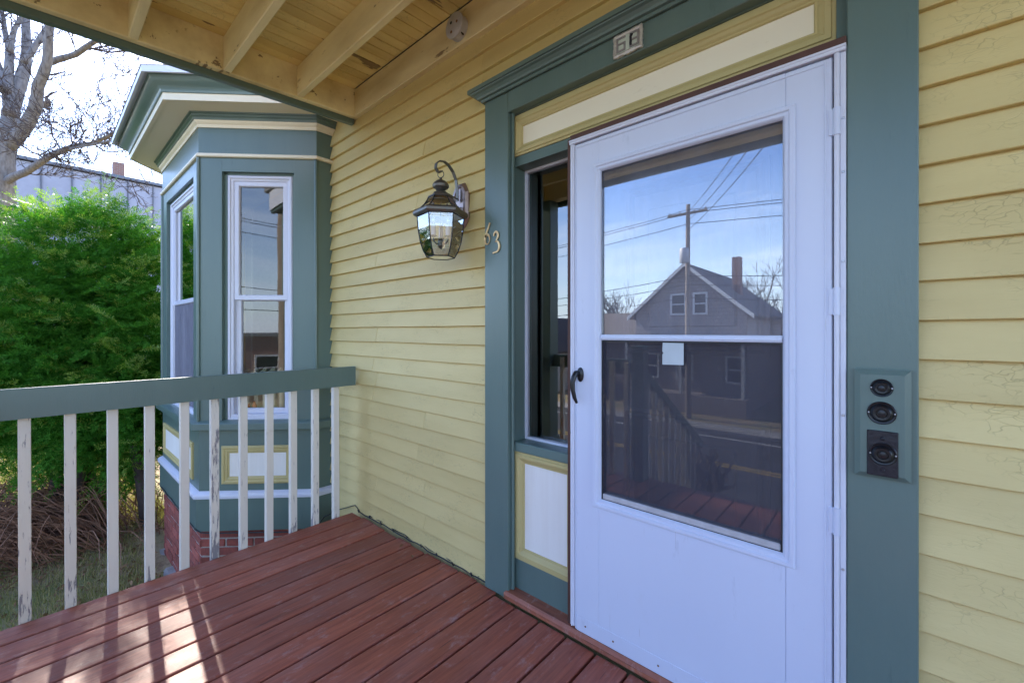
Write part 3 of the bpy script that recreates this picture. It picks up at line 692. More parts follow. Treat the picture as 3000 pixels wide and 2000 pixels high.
# brick foundation
core = bay_sweep([(-.16, -1.1), (-.16, -.201), (-.018, -.201), (-.018, -1.1)])
obj('mortar_bed', core, 'mortar', bay)
br_meshes = []
for k in range(8):
    m_ = MB().box(-.097, .097, -.045, .045, -.0275, .0275, .005)
    m_.v = [(x + rj(.003), y + rj(.003), z + rj(.0025)) for x, y, z in m_.v]
    me = bpy.data.meshes.new('brick'); me.from_pydata(m_.v, [], m_.f)
    bm = bmesh.new(); bm.from_mesh(me); bmesh.ops.recalc_face_normals(bm, faces=bm.faces); bm.to_mesh(me); bm.free()
    me.materials.append(M['brick']); br_meshes.append(me)
hoff = house.location
def bricks(T, L, ang, flip):
    for r in range(10):
        z = -.238 - r * .0665
        s = -.05 if r % 2 else .06
        while s < L + .06:
            w = 1.0
            a0, a1 = max(s - .097, .004), min(s + .097, L - .004)
            if a1 - a0 > .04:
                w = (a1 - a0) / .194; sc = (a0 + a1) / 2
                o = bpy.data.objects.new('brick', random.choice(br_meshes)); col.objects.link(o); o.parent = bay
                p = Vector(T(sc, -.055 + rj(.004), z)) - hoff
                o.location = p; o.rotation_euler = (rj(.02), rj(.012), ang + rj(.015)); o.scale = (w, 1, 1)
            s += .206
bricks(T_ang, L_A, R(45), 0); bricks(T_front, L_F, 0, 0); bricks(T_angL, L_A, R(-45), 0)
ft = MB(); 
for k in range(7):
    x = -3.8 - k * .24; w = .11 + rj(.02)
    ft.box(x - w, x + w, -.80 + rj(.02), -.60, -1.1, -.84 + rj(.02), .03)
obj('footing_stones', ft, 'stone', bay)

# ================================================================== THE PORCH
porch = thing('porch', (-.4, -1.0, 0), 'front porch with red-brown plank deck and yellow beamed ceiling', 'porch')
YF = -2.08; SL = 0.05                                     # front edge of the deck, slope of the roof
def zr(y, z): return z + SL * (y + .05)                   # heights follow the shed roof
fb = MB(); fb.box(-2.84, 2.7, -.10, -.06, -.26, -.031); fb.box(-2.84, -2.80, YF + .02, -.06, -.26, -.031); fb.box(-2.84, 2.7, YF + .02, YF + .06, -.26, -.031)
for k in range(4): fb.box(-2.79, 2.69, -.45 - k * .4, -.41 - k * .4, -.24, -.031)
for x in (-2.75, -.9, 1.0, 2.6): fb.box(x - .07, x + .07, YF + .07, YF + .21, -1.2, -.262)
deck = obj('deck', fb, 'brown_wood', porch)
x = -2.848; k = 0
while x < 2.6:
    w = .1305
    y1 = -.046 + rj(.008)
    if x + w > -1.40: y1 = -.069 + rj(.001)
    elif k % 3 == 0: y1 -= .006
    n = 5; rings = []
    bow = rj(.0012)
    for i in range(n + 1):
        y = YF + (y1 - YF) * i / n; dz = rj(.0008); dxx = bow * math.sin(i / n * 3.1) + rj(.0005)
        a, b = x + dxx, x + w + dxx
        rings.append([(a, y, -.030), (a, y, -.005 + dz), (a + .0014, y, -.0015 + dz), (a + .005, y, dz), (b - .005, y, dz), (b - .0014, y, -.0015 + dz), (b, y, -.005 + dz), (b, y, -.030)])
    obj('deck_board', MB().loft(rings, True, True), 'deck', deck)
    x += .1415; k += 1
# roof deck, beams, joists, ceiling boards
def slab(x0, x1, y0, y1, z0, z1):
    """box that follows the roof slope; heights given at the wall"""
    mb = MB(); mb.box(x0, x1, y0, y1, z0, z1); mb.map(lambda x, y, z: (x, y, zr(y, z))); return mb
ceil = obj('roof_slab', slab(-2.95, 2.8, YF - .22, -.004, 3.026, 3.10), 'roof_grey', porch)
x = -2.829
while x < 2.6:
    dz = rj(.0012)
    mb = MB().box(x, x + .0715, YF - .05, -.0505, 3.0005 + dz, 3.0225 + dz, .003); mb.map(lambda X, Y, Z: (X, Y, zr(Y, Z)))
    obj('ceiling_board', mb, 'ceiling', ceil); x += .0752
def timber(name, x0, x1, y0, y1, z0, z1, mat, bv=.004):
    mb = MB().box(x0, x1, y0, y1, z0, z1, bv); mb.map(lambda X, Y, Z: (X, Y, zr(Y, Z))); return obj(name, mb, mat, porch)
timber('ledger', -2.829, 2.6, -.050, -.004, 2.809, 2.999, 'joist')
timber('side_beam', -2.872, -2.830, YF + .0, -.004, 2.807, 3.020, 'joist')
timber('side_fascia', -2.912, -2.8725, YF - .13, -.026, 2.772, 3.055, 'green')
timber('drip_trim', -2.928, -2.9125, YF - .13, -.026, 2.80, 3.075, 'white_vinyl', .002)
for y in (-.42, -.822, -1.226, -1.63):
    timber('joist', -2.8295, 2.6, y - .020, y + .020, 2.809 + rj(.003), 2.999, 'joist')
timber('front_beam', -2.8295, 2.6, YF + .0, YF + .09, 2.80, 2.999, 'joist')
timber('front_fascia', -2.872, 2.7, YF - .09, YF - .05, 2.772, 3.055, 'green')
for px in (-2.77, 2.5):
    ps = MB(); ps.box(px - .075, px + .075, YF + .01, YF + .16, .001, 2.69, .006)
    pst = obj('post', ps, 'green', porch)
    obj('post_collar', MB().box(px - .088, px + .088, YF - .003, YF + .173, .002, .16, .006), 'green', pst)
# steps down to the walk
for k in range(5):
    z = -.19 - k * .17; y = YF - .02 - k * .28
    obj('tread', MB().box(-1.55, .55, y - .30, y, z - .03, z, .006), 'deck', porch)
for xx in (-1.53, .53):
    obj('stringer', MB().add([(xx - .02, YF, -.06), (xx - .02, YF, -.30), (xx - .02, YF - 1.5, -1.25), (xx - .02, YF - 1.5, -1.0), (xx + .02, YF, -.06), (xx + .02, YF, -.30), (xx + .02, YF - 1.5, -1.25), (xx + .02, YF - 1.5, -1.0)],
                               [(0, 1, 2, 3), (4, 7, 6, 5), (0, 4, 5, 1), (1, 5, 6, 2), (2, 6, 7, 3), (3, 7, 4, 0)]), 'green', porch)

# ---- railings
def railing(label, grp=None): return thing('porch_railing', (-2.84, -1.0, 0), label, 'railing', grp)
ra = thing('porch_railing', (-2.84, -.05, 0), 'side porch railing with flat green top rail and peeling white square balusters', 'railing')
n = 9; rings = []
for i in range(n + 1):
    y = -.050 + (YF + .16 + .050) * i / n; w = rj(.0012)
    rings.append([(-2.846, y, .905 + w), (-2.846, y, 1.034 + w), (-2.843, y, 1.037 + w), (-2.811, y, 1.037 + w), (-2.808, y, 1.034 + w), (-2.808, y, .905 + w)])
obj('top_rail', MB().loft(rings, True, True), 'green', ra)
y = -.165; 
while y > YF + .2:
    tw = rj(.012); lean = rj(.004)
    mb = MB().box(-.0195, .0195, -.0195, .0195, -.24, 1.012, .002)
    c, s_ = math.cos(tw), math.sin(tw)
    yy = y + rj(.003)
    mb.map(lambda X, Y, Z: (-2.870 + X * c - Y * s_, yy + X * s_ + Y * c + lean * Z, Z))
    obj('baluster', mb, 'peel', ra); y -= .1415
fr_ = thing('porch_railing', (-2.2, YF + .08, 0), 'front porch railing between corner post and steps, reflected in the storm door', 'railing')
obj('top_rail', MB().box(-2.69, -1.66, YF + .06, YF + .10, .905, 1.035, .003), 'green', fr_)
for k in range(7):
    xx = -2.56 + k * .1415
    obj('baluster', MB().box(xx - .0195, xx + .0195, YF + .10, YF + .139, .0015, 1.01, .002), 'peel', fr_)
obj('newel', MB().box(-1.66, -1.55, YF + .03, YF + .14, .001, 1.16, .006), 'green', fr_)
hr = MB().box(-.03, .03, -1.55, 0, -.045, .045, .004); hr.map(lambda X, Y, Z: (-1.605 + X, YF + .05 + Y, .93 + Z + Y * .607)); obj('stair_rail', hr, 'green', fr_)
for k in range(9):
    yy = YF - .06 - k * .15; zt = .90 + (yy - YF) * .607
    obj('baluster', MB().box(-1.62, -1.585, yy - .018, yy + .018, zt - .86, zt, .002), 'peel', fr_)
fr2 = thing('porch_railing', (1.5, YF + .08, 0), 'front porch railing beside the steps on the doorbell side', 'railing')
obj('top_rail', MB().box(.66, 2.42, YF + .06, YF + .10, .905, 1.035, .003), 'green', fr2)
for k in range(12):
    xx = .78 + k * .1415
    obj('baluster', MB().box(xx - .0195, xx + .0195, YF + .10, YF + .139, .0015, 1.01, .002), 'peel', fr2)
obj('newel', MB().box(.55, .66, YF + .03, YF + .14, .001, 1.16, .006), 'green', fr2)

# ================================================================== THINGS ON THE WALL
# ---- lantern
LX, LY = -1.712, -.172
lan = thing('wall_lantern', (LX, -.026, 1.95), 'bronze six-sided coach lantern with clear glass panes on yellow clapboards', 'lantern')
def hexr(r, z, rot=R(0)): return [(LX + r * math.cos(R(60) * k + rot), LY + r * math.sin(R(60) * k + rot), z) for k in range(6)]
HR = R(-8)
# back plate: elongated octagon, stepped
def octp(w, z0, z1, y, c):
    return [(LX - w, y, z0 + c), (LX - w * .45, y, z0), (LX + w * .45, y, z0), (LX + w, y, z0 + c), (LX + w, y, z1 - c), (LX + w * .45, y, z1), (LX - w * .45, y, z1), (LX - w, y, z1 - c)]
obj('back_plate', MB().loft([octp(.058, 1.835, 2.075, -.0245, .05), octp(.058, 1.835, 2.075, -.034, .05), octp(.050, 1.845, 2.065, -.050, .046), octp(.036, 1.862, 2.048, -.052, .04), octp(.034, 1.864, 2.046, -.046, .04)], True, True), 'bronze_plate', lan)
arm = MB(); pts = [(LX, -.060, 1.975), (LX, -.062, 2.04), (LX, -.070, 2.085), (LX, -.090, 2.122), (LX, -.118, 2.148), (LX, -.150, 2.160), (LX, -.182, 2.154), (LX, -.202, 2.134), (LX, -.205, 2.112), (LX, -.192, 2.096), (LX, -.176, 2.096), (LX, -.168, 2.106)]
fine = []
for i in range(len(pts) - 1):
    for q in range(3):
        t = q / 3; fine.append(tuple(pts[i][j] * (1 - t) + pts[i + 1][j] * t for j in range(3)))
fine.append(pts[-1]); rings = []
for i, p in enumerate(fine):
    d = Vector(fine[min(i + 1, len(fine) - 1)]) - Vector(fine[max(i - 1, 0)]); d.normalize(); nn = Vector((0, -d.z, d.y)) * .002
    w = .0095
    rings.append([(p[0] - w, p[1] + nn.y, p[2] + nn.z), (p[0] + w, p[1] + nn.y, p[2] + nn.z), (p[0] + w, p[1] - nn.y, p[2] - nn.z), (p[0] - w, p[1] - nn.y, p[2] - nn.z)])
arm.loft(rings, True, True)
obj('scroll_arm', arm, 'bronze', lan)
obj('stay_bar', MB().tube([(LX, -.052, 1.985), (LX, LY, 2.009)], .004, 6).tube([(LX, -.05, 1.945), (LX, -.085, 1.945)], .004, 6), 'bronze', lan)
rg = [(LX + .0, LY + .016 * math.cos(a), 2.088 + .017 * math.sin(a)) for a in np.linspace(0, 2 * math.pi, 17)]
rg = [(LX + .016 * math.cos(a) * .8, LY + .016 * math.cos(a) * .6, 2.088 + .018 * math.sin(a)) for a in np.linspace(0, 2 * math.pi, 17)]
obj('ring', MB().tube(rg, .0022, 6, False), 'bronze', lan, True)
obj('finial', MB().lathe([(0, 2.073), (.006, 2.072), (.007, 2.064), (.012, 2.059), (.024, 2.053), (.036, 2.043), (.0425, 2.032), (.0425, 2.028), (.039, 2.019), (.028, 2.012), (.024, 2.006), (.013, 2.001), (.009, 1.996), (.009, 1.988), (0, 1.986)], 24, (LX, LY, 0)), 'bronze', lan, 'auto')
obj('dome', MB().lathe([(0, 2.006), (.012, 2.005), (.024, 2.001), (.036, 1.993), (.043, 1.983), (.045, 1.973), (0, 1.973)], 24, (LX, LY, 0)), 'bronze', lan, 'auto')
obj('top_plate', MB().loft([hexr(.064, 1.964, HR), hexr(.066, 1.966, HR), hexr(.064, 1.973, HR)], True, True), 'bronze', lan)
def cage(zr_list, name_pane, r_bar):
    rings = [hexr(r, z, HR) for r, z in zr_list]
    for k in range(6):
        k2 = (k + 1) % 6
        mb = MB()
        strip = [[rings[i][k], rings[i][k2]] for i in range(len(rings))]
        vs = [p for s in strip for p in s]; fs = [(2 * i, 2 * i + 1, 2 * i + 3, 2 * i + 2) for i in range(len(rings) - 1)]
        obj(name_pane, MB().add(vs, fs), 'lantern_glass', lan)
        obj('came', MB().tube([rings[i][k] for i in range(len(rings))], r_bar, 6), 'lead', lan, 'auto')
    for rr in (rings[0], rings[-1]):
        obj('came', MB().tube(rr + [rr[0]], r_bar, 6, False), 'lead', lan)
cage([(.063, 1.965), (.070, 1.950), (.083, 1.930), (.106, 1.908), (.122, 1.898)], 'roof_pane', .0028)
rim = MB(); rim.loft([hexr(.112, 1.868, HR), hexr(.132, 1.868, HR), hexr(.140, 1.877, HR), hexr(.140, 1.889, HR), hexr(.132, 1.899, HR), hexr(.118, 1.901, HR), hexr(.112, 1.897, HR), hexr(.112, 1.868, HR)], True, False)
obj('rim', rim, 'bronze', lan)
cage([(.118, 1.868), (.117, 1.85), (.113, 1.80), (.103, 1.74), (.088, 1.695), (.070, 1.662)], 'body_pane', .003)
obj('bottom_pane', MB().add(hexr(.069, 1.6615, HR), [tuple(range(6))]), 'lantern_glass', lan)
cl = MB(); cl.tube([(LX, LY, 1.97), (LX, LY, 1.73)], .003, 6); cl.lathe([(0, 1.705), (.006, 1.708), (.012, 1.716), (.016, 1.722), (.016, 1.748), (.008, 1.757), (0, 1.757)], 10, (LX, LY, 0))
for k in range(3):
    a = R(120) * k + R(20); ca, sa = math.cos(a), math.sin(a)
    cl.tube([(LX, LY, 1.735), (LX + .024 * ca, LY + .024 * sa, 1.729), (LX + .040 * ca, LY + .040 * sa, 1.742), (LX + .042 * ca, LY + .042 * sa, 1.765)], .0035, 6)
    cl.lathe([(0, 1.762), (.017, 1.764), (.018, 1.770), (0, 1.772)], 12, (LX + .042 * ca, LY + .042 * sa, 0))
obj('candle_cluster', cl, 'bronze', lan)
for k in range(3):
    a = R(120) * k + R(20); ca, sa = math.cos(a), math.sin(a)
    obj('candle_sleeve', MB().lathe([(0, 1.772), (.0115, 1.772), (.0115, 1.825), (0, 1.825)], 12, (LX + .042 * ca, LY + .042 * sa, 0)), 'white_vinyl', lan, 'auto')
    obj('bulb', MB().lathe([(0, 1.825), (.008, 1.827), (.013, 1.842), (.011, 1.860), (.005, 1.882), (0, 1.895)], 12, (LX + .042 * ca, LY + .042 * sa, 0)), 'lantern_glass', lan, True)
dk = MB(); dk.lathe([(0, 1.958), (.045, 1.958), (.045, 1.952), (0, 1.952)], 16, (LX, LY, 0))
obj('heat_shield', dk, 'bronze', lan)

# ---- brass numerals
def stroke(path, w, y, t, prof=None):
    """flat ribbon numeral in the xz plane with thickness"""
    P = [Vector((p[0], 0, p[1])) for p in path]; L_, R_ = [], []
    for i, p in enumerate(P):
        d = P[min(i + 1, len(P) - 1)] - P[max(i - 1, 0)]; d.normalize(); nn = Vector((-d.z, 0, d.x))
        ww = w * (prof(i / (len(P) - 1)) if prof else 1)
        L_.append(p + nn * ww); R_.append(p - nn * ww)
    rings = [[(a.x, y, a.z), (b.x, y, b.z), (b.x, y - t, b.z), (a.x, y - t, a.z)] for a, b in zip(L_, R_)]
    return MB().loft(rings, True, True)
def arc(cx, cz, rx, rz, a0, a1, n): return [(cx + rx * math.cos(R(a0 + (a1 - a0) * i / n)), cz + rz * math.sin(R(a0 + (a1 - a0) * i / n))) for i in range(n + 1)]
six = [(-1.4735, 1.823), (-1.482, 1.806), (-1.493, 1.785), (-1.503, 1.764)] + arc(-1.4925, 1.742, .0165, .024, 160, 510, 22)
o6 = obj('house_numeral', stroke(six, .0042, YC - .003, .004, lambda t: .9 + .5 * math.sin(t * 9)), 'brass')
tag(o6, 'tarnished brass numeral 6 overhanging the edge of green casing', 'numeral')
three = [(-1.447, 1.752)] + arc(-1.433, 1.752, .0145, .019, 150, -60, 14) + [(-1.431, 1.726), (-1.438, 1.724)] + [(-1.428, 1.724)] + arc(-1.434, 1.699, .0235, .028, 62, -70, 14) + [(-1.445, 1.671), (-1.454, 1.669)]
o3 = obj('house_numeral', stroke(three, .0040, YC - .003, .004, lambda t: .85 + .5 * abs(math.sin(t * 6.5))), 'brass')
tag(o3, 'brass numeral 3 nailed to green casing beside the lantern', 'numeral')

# ---- cast number plaque on the header, reads 63 with a black smear
pq = thing('number_plaque', (-.737, YC, 2.38), 'small tarnished cast plaque reading 63 on the green door header', 'plaque')
pl_ = MB().box(-.793, -.681, YC - .0018, YC - .011, 2.341, 2.421, .002)
obj('plate', pl_, 'plaque_field', pq)
wv = MB(); NN = 60; ro = []; ri = []
def rect_pt(t, x0, x1, z0, z1):
    per = 4; k = int(t * 4) % 4; f = t * 4 - int(t * 4)
    return [(x0 + (x1 - x0) * f, z0), (x1, z0 + (z1 - z0) * f), (x1 - (x1 - x0) * f, z1), (x0, z1 - (z1 - z0) * f)][k]
rr_ = []
for (ins, yy, jit) in ((-.003, YC - .002, .0018), (-.003, YC - .012, .0018), (.004, YC - .0155, .001), (.010, YC - .0118, .0008)):
    ring_ = []
    for k in range(NN):
        px, pz = rect_pt(k / NN, -.793 + ins, -.681 - ins, 2.341 + ins, 2.421 - ins); ring_.append((px + rj(jit), yy, pz + rj(jit)))
    rr_.append(ring_)
wv.loft(rr_, True, False); obj('ragged_border', wv, 'pewter', pq)
ZB, ZT = 2.354, 2.409
d6 = MB()
def bar(mb, x0, x1, z0, z1): mb.box(x0, x1, YC - .0105, YC - .0142, z0, z1, .0008)
bar(d6, -.782, -.775, ZB, ZT); bar(d6, -.7748, -.745, ZT - .0075, ZT); bar(d6, -.7748, -.7522, ZB, ZB + .0075); bar(d6, -.752, -.745, ZB, ZB + .034); bar(d6, -.7748, -.7522, ZB + .0265, ZB + .034)
obj('digit_six', d6, 'plaque_digit', pq)
d3 = MB(); bar(d3, -.698, -.691, ZB, ZT); bar(d3, -.728, -.6982, ZT - .0075, ZT); bar(d3, -.728, -.6982, ZB, ZB + .0075); bar(d3, -.722, -.6982, ZB + .024, ZB + .031)
obj('digit_three', d3, 'plaque_digit', pq)
sm = stroke([(-.7225, ZB + .006), (-.724, ZB + .016), (-.7225, ZB + .028), (-.7235, ZB + .040), (-.719, ZB + .0495)], .0048, YC - .0108, .0042, lambda t: .9 + .25 * math.sin(t * 13))
obj('black_smear', sm, 'black_worn', pq)

# ---- doorbells on a bevelled board
db = thing('doorbell_board', (-.011, YC, 1.04), 'green wooden board carrying three black doorbell buttons beside the door', 'doorbell')
obj('backing_board', MB().loft([rect(-.068, .046, .895, 1.183, YC - .0005), rect(-.068, .046, .895, 1.183, YC - .012), rect(-.055, .033, .908, 1.170, YC - .021)], True, True), 'green', db)
YB = YC - .021
def bell(z, r, x=-.0115, y=YB):
    b_ = obj('bell_button', MB().lathe([(0, 0), (r, 0), (r, .003), (r * .93, .005), (r * .80, .004), (r * .74, .009), (r * .58, .013), (r * .40, .0125), (r * .36, .009), (r * .30, .009), (r * .28, .0135), (r * .12, .0145), (0, .0147)], 28, (x, y + .0008, z), 'y'), 'black', db, 'auto')
    for sx in (-1, 1): obj('screw', MB().lathe([(0, 0), (.0025, 0), (.0015, .0012), (0, .0014)], 8, (x + sx * r * .87, y - .0035, z), 'y'), 'screw', b_)
bell(1.136, .0235); bell(1.070, .0300)
obj('bell_plate', MB().box(-.041, .021, YB + .0006, YB - .004, .904, 1.023, .0015), 'black_worn', db)
bell(.963, .0290, -.009, YB - .004)
for z in (1.004, .921): obj('screw', MB().lathe([(0, 0), (.0055, 0), (.0035, .0022), (0, .0024)], 10, (-.010, YB - .0038, z), 'y'), 'black_worn', db)

# ---- round junction box on the ledger
jb = thing('junction_box', (-1.700, -.05, 2.895), 'round grey metal junction box screwed to yellow ceiling ledger', 'junction box')
JX, JZ = -1.700, 2.888
obj('box', MB().lathe([(0, 0), (.061, 0), (.061, .036), (.066, .037), (.066, .044), (.063, .046), (0, .046)], 32, (JX, -.0503, JZ), 'y'), 'grey_metal', jb, 'auto')
for a, d_, mm in ((R(135), .030, 'hole'), (R(20), .026, 'rust'), (R(235), .034, 'rust')):
    obj('knockout', MB().lathe([(0, 0), (.0075, 0), (.0075, .0016), (0, .0018)], 12, (JX + d_ * math.cos(a), -.0958, JZ + d_ * math.sin(a)), 'y'), mm, jb)
sk = MB().lathe([(0, 0), (.010, 0), (.010, .003), (0, .003)], 12, (0, 0, 0), 'y'); sk.map(lambda X, Y, Z: (JX + .0605 * math.cos(R(-50)) - Y * math.cos(R(-50)) * 1.0 + X * .77 * .0 , -.07 + X, JZ + .0605 * math.sin(R(-50)) - Y * math.sin(R(-50)) + Z))
obj('side_knockout', sk, 'hole', jb)

# ---- paper note stuck behind the screen
nt_ = obj('paper_note', MB().add([(-.607, -.0495, 1.165), (-.532, -.0485, 1.167), (-.532, -.0482, 1.244), (-.600, -.0485, 1.245), (-.6065, -.0485, 1.243), (-.607, -.0498, 1.212), (-.603, -.0495, 1.206), (-.607, -.0496, 1.202)], [(0, 1, 2, 3, 4, 5, 6, 7)]), 'paper', None)
sm_ = nt_.modifiers.new('thickness', 'SOLIDIFY'); sm_.thickness = .0004
tag(nt_, 'torn white paper note taped to lower pane of the storm door', 'note')

# ---- string light cable
cb = thing('light_cable', (-2.2, -.04, 0), 'thin black cable of small lights lying along deck edge and bay skirt', 'cable')
pts = []
xx = -1.515
while xx > -2.80:
    pts.append((xx, -.036 + rj(.006), .008 + abs(rj(.008)))); xx -= .06
pts += [(-2.82, -.032, .03), (-2.845, -.035, .042), (-2.88, -.04, .030), (-2.95, -.04, .0), (-3.05, -.05, -.04), (-3.19, -.10, -.12)]
cable = MB().tube(pts, .0035, 6)
p2 = [(x_ , y_ + .008, z_ + .007 + rj(.004)) for x_, y_, z_ in pts[1:20]]
cable.tube(p2, .003, 6)
sk2 = plan(.028); sk2 = [(-3.19, -.10, -.12)] + [(a[0], a[1], -.19) for a in (sk2[1],)] 
A_ = plan(.028)
for i in range(1, 3):
    a, b = A_[i], A_[i + 1]
    for t in np.linspace(0, .95, 9): sk2.append((a[0] + (b[0] - a[0]) * t, a[1] + (b[1] - a[1]) * t, -.197 + rj(.008) - (.02 * math.sin(t * 3.1) if i == 1 else -.02)))
cable.tube(sk2, .0045, 6)
obj('wire', cable, 'rubber', cb, 'auto')
for k in range(9):
    x_ = -1.62 - k * .145
    obj('light_socket', MB().tube([(x_, -.040, .012), (x_ - .004, -.046 + rj(.006), .030 + rj(.004))], [.005, .004], 7), 'rubber', cb)
# two dry leaves caught at the wall
for (lx, ly, a) in ((-2.17, -.10, .3), (-2.02, -.13, 1.2)):
    lf = MB(); pr = [(0, -.02), (.007, -.008), (.009, .004), (.004, .016), (0, .021), (-.005, .015), (-.008, .003), (-.006, -.009)]
    lf.add([(lx + px * math.cos(a) - pz * math.sin(a), ly + px * math.sin(a) + pz * math.cos(a), .004 + abs(px) * .7) for px, pz in pr] + [(lx, ly, .003)], [(i, (i + 1) % 8, 8) for i in range(8)])
    tag(obj('dry_leaf', lf, 'dry_leaf'), 'small curled tan leaf ' + ('lying on the deck nearest the bay' if lx < -2.1 else 'lying on the deck nearer the door casing'), 'leaf', 'leaves caught along the wall')

# ---- radiator and orange thing inside the bay
ra_ = thing('radiator', (-3.74, -.24, .05), 'olive cream cast iron radiator seen through the bay window', 'radiator')
for k in range(9):
    sx_ = .16 + k * .066
    fin = MB().box(sx_ - .017, sx_ + .017, -.36, -.20, .10, .93, .012)
    fin.map(lambda X, Y, Z: T_ang(X, Y, Z + (.05 if Z > .8 and Y < -.28 else 0)))
    obj('fin', fin, 'radiator', ra_)
obj('feet', MB().box(.145, .175, -.35, -.21, .0605, .11, .004).box(.673, .703, -.35, -.21, .0605, .11, .004).map(T_ang), 'radiator', ra_)
ob = MB().tube([T_ang(.535, -.15, .6235), T_ang(.532, -.15, .66), T_ang(.535, -.152, .70), T_ang(.54, -.155, .735)], [.010, .016, .018, .005], 8)
ob.tube([T_ang(.575, -.15, .6235), T_ang(.58, -.15, .67), T_ang(.575, -.15, .72)], [.012, .016, .004], 8)
tag(obj('orange_ornament', ob, 'orange', None, True), 'small bright orange ornament on the bay window ledge', 'ornament')
obj('inner_ledge', MB().box(.10, .76, -.19, -.123, .585, .623, .004).map(T_ang), 'room_trim', bay)

# ================================================================== VEGETATION
def ray(X, Y):
    """direction of the photograph's pixel; used only to lay limbs out at a chosen distance"""
    u = (X - 1500) / 1238.7; v = (Y - 970) / 1238.7
    return Vector((-math.sin(YAW) + u * math.cos(YAW), math.cos(YAW) + u * math.sin(YAW), -v))

# ---- yew: many needle sprays through a lobed volume
def sprays(P, D, Ls, nn, nl, nw, seed=0):
    """P, D (n,3) origin and direction, Ls length; returns verts, quads"""
    r_ = np.random.default_rng(seed); n = len(P)
    D = D / np.linalg.norm(D, axis=1, keepdims=True)
    ref = r_.normal(size=(n, 3)); A = np.cross(D, ref); A /= np.linalg.norm(A, axis=1, keepdims=True); B = np.cross(D, A)
    V = []; 
    t = (np.arange(nn) + .5) / nn
    for i in range(nn):
        side = 1 if i % 2 else -1
        base = P + D * (Ls * t[i])[:, None] + np.array([0, 0, -.25]) * ((t[i] ** 2) * Ls)[:, None] * .5
        sp = side * A * (0.85 + .3 * r_.random((n, 1))) + B * r_.normal(0, .35, (n, 1)) + D * (.55 + .3 * t[i])
        sp /= np.linalg.norm(sp, axis=1, keepdims=True)
        ln = nl * (1 - .45 * t[i] ** 3) * (.8 + .4 * r_.random((n, 1)))
        wv_ = np.cross(sp, B + .3 * r_.normal(size=(n, 3))); wv_ /= np.linalg.norm(wv_, axis=1, keepdims=True)
        mid = base + sp * ln * .5; tip = base + sp * ln
        V.append(np.stack([base, mid + wv_ * nw, tip, mid - wv_ * nw], axis=1))
    # stem
    e = P + D * Ls[:, None] + np.array([0, 0, -.125]) * Ls[:, None]
    V.append(np.stack([P - A * .002, P + A * .002, e + A * .0008, e - A * .0008], axis=1))
    V = np.concatenate(V, axis=0).reshape(-1, 3); F = np.arange(len(V)).reshape(-1, 4)
    return V, F
yew = thing('yew_bush', (-6.9, -1.35, -.86), 'large dense dark green yew bush beyond the porch railing, beside the bay', 'bush')
lobes = [((-6.75, -.85, 1.05), (.85, .62, 1.25)), ((-7.25, -1.55, 1.22), (1.0, .85, 1.36)), ((-7.8, -2.25, 1.08), (1.05, .9, 1.38)),
         ((-6.6, -.95, .55), (.75, .5, .75)), ((-7.0, -1.6, .65), (.85, .7, .75)), ((-6.95, -1.1, 1.62), (.75, .6, .92))]
def yew_points(n, rlo, rhi, r_):
    out_p, out_n = [], []
    per = n // len(lobes)
    for c, rad in lobes:
        d = r_.normal(size=(per, 3)); d /= np.linalg.norm(d, axis=1, keepdims=True)
        k = rlo + (rhi - rlo) * r_.random((per, 1)) ** .6
        lump = 1 + .10 * np.sin(d[:, :1] * 7 + c[0] * 3) + .10 * np.sin(d[:, 1:2] * 8 + c[1] * 5) + .08 * np.sin(d[:, 2:] * 9)
        p = np.array(c) + d * np.array(rad) * k * lump
        nr = d / np.array(rad); nr /= np.linalg.norm(nr, axis=1, keepdims=True)
        out_p.append(p); out_n.append(nr)
    P = np.concatenate(out_p); Nn = np.concatenate(out_n)
    inside = np.zeros(len(P), bool)
    for c, rad in lobes:
        q = (((P - np.array(c)) / np.array(rad)) ** 2).sum(1); inside |= q < (rlo * .80) ** 2
    keep = (~inside) & (P[:, 2] > np.interp(P[:, 1], [-1.8, -.9], [.22, -.38]) + .12 * np.sin(P[:, 1] * 9))
    return P[keep], Nn[keep]
r_ = np.random.default_rng(11)
def fronds(n, rlo, rhi, Lb, ns, r_, upb, seed, nl=.034, nw=.0050, nn=14):
    """flat branchlets: a curved axis carrying alternating needle sprays"""
    P, Nn = yew_points(n, rlo, rhi, r_); m = len(P)
    D = Nn * .85 + np.array([0, 0, upb]) + r_.normal(0, .33, P.shape); D /= np.linalg.norm(D, axis=1, keepdims=True)
    A = np.cross(D, np.array([0, 0, 1.0]) + r_.normal(0, .3, P.shape)); A /= np.linalg.norm(A, axis=1, keepdims=True)
    Ls = r_.uniform(.6, 1.15, m) * Lb; PP_, DD_, LL_ = [], [], []
    for i in range(ns):
        t = .12 + .88 * i / (ns - 1); sd_ = 1 if i % 2 else -1
        PP_.append(P + D * (Ls * t)[:, None] + np.array([0, 0, -.30]) * (Ls * t * t)[:, None])
        if i == ns - 1: dd_ = D + np.array([0, 0, -.35])
        else: dd_ = D * .75 + sd_ * A * .8 + np.array([0, 0, -.18]) + r_.normal(0, .1, P.shape)
        DD_.append(dd_); LL_.append(Ls * (.55 - .28 * t) * r_.uniform(.8, 1.2, m))
    return sprays(np.concatenate(PP_), np.concatenate(DD_), np.concatenate(LL_), nn, nl, nw, seed)
V, F = fronds(4200, .80, .98, .34, 9, r_, .30, 1)
raw('foliage', V, F, 'yew', yew)
P, Nn = yew_points(7000, .42, .68, r_); D = Nn + r_.normal(0, .6, P.shape)
V, F = sprays(P, D, r_.uniform(.15, .28, len(P)), 14, .06, .010, 3)
raw('inner_foliage', V, F, 'yew', yew)
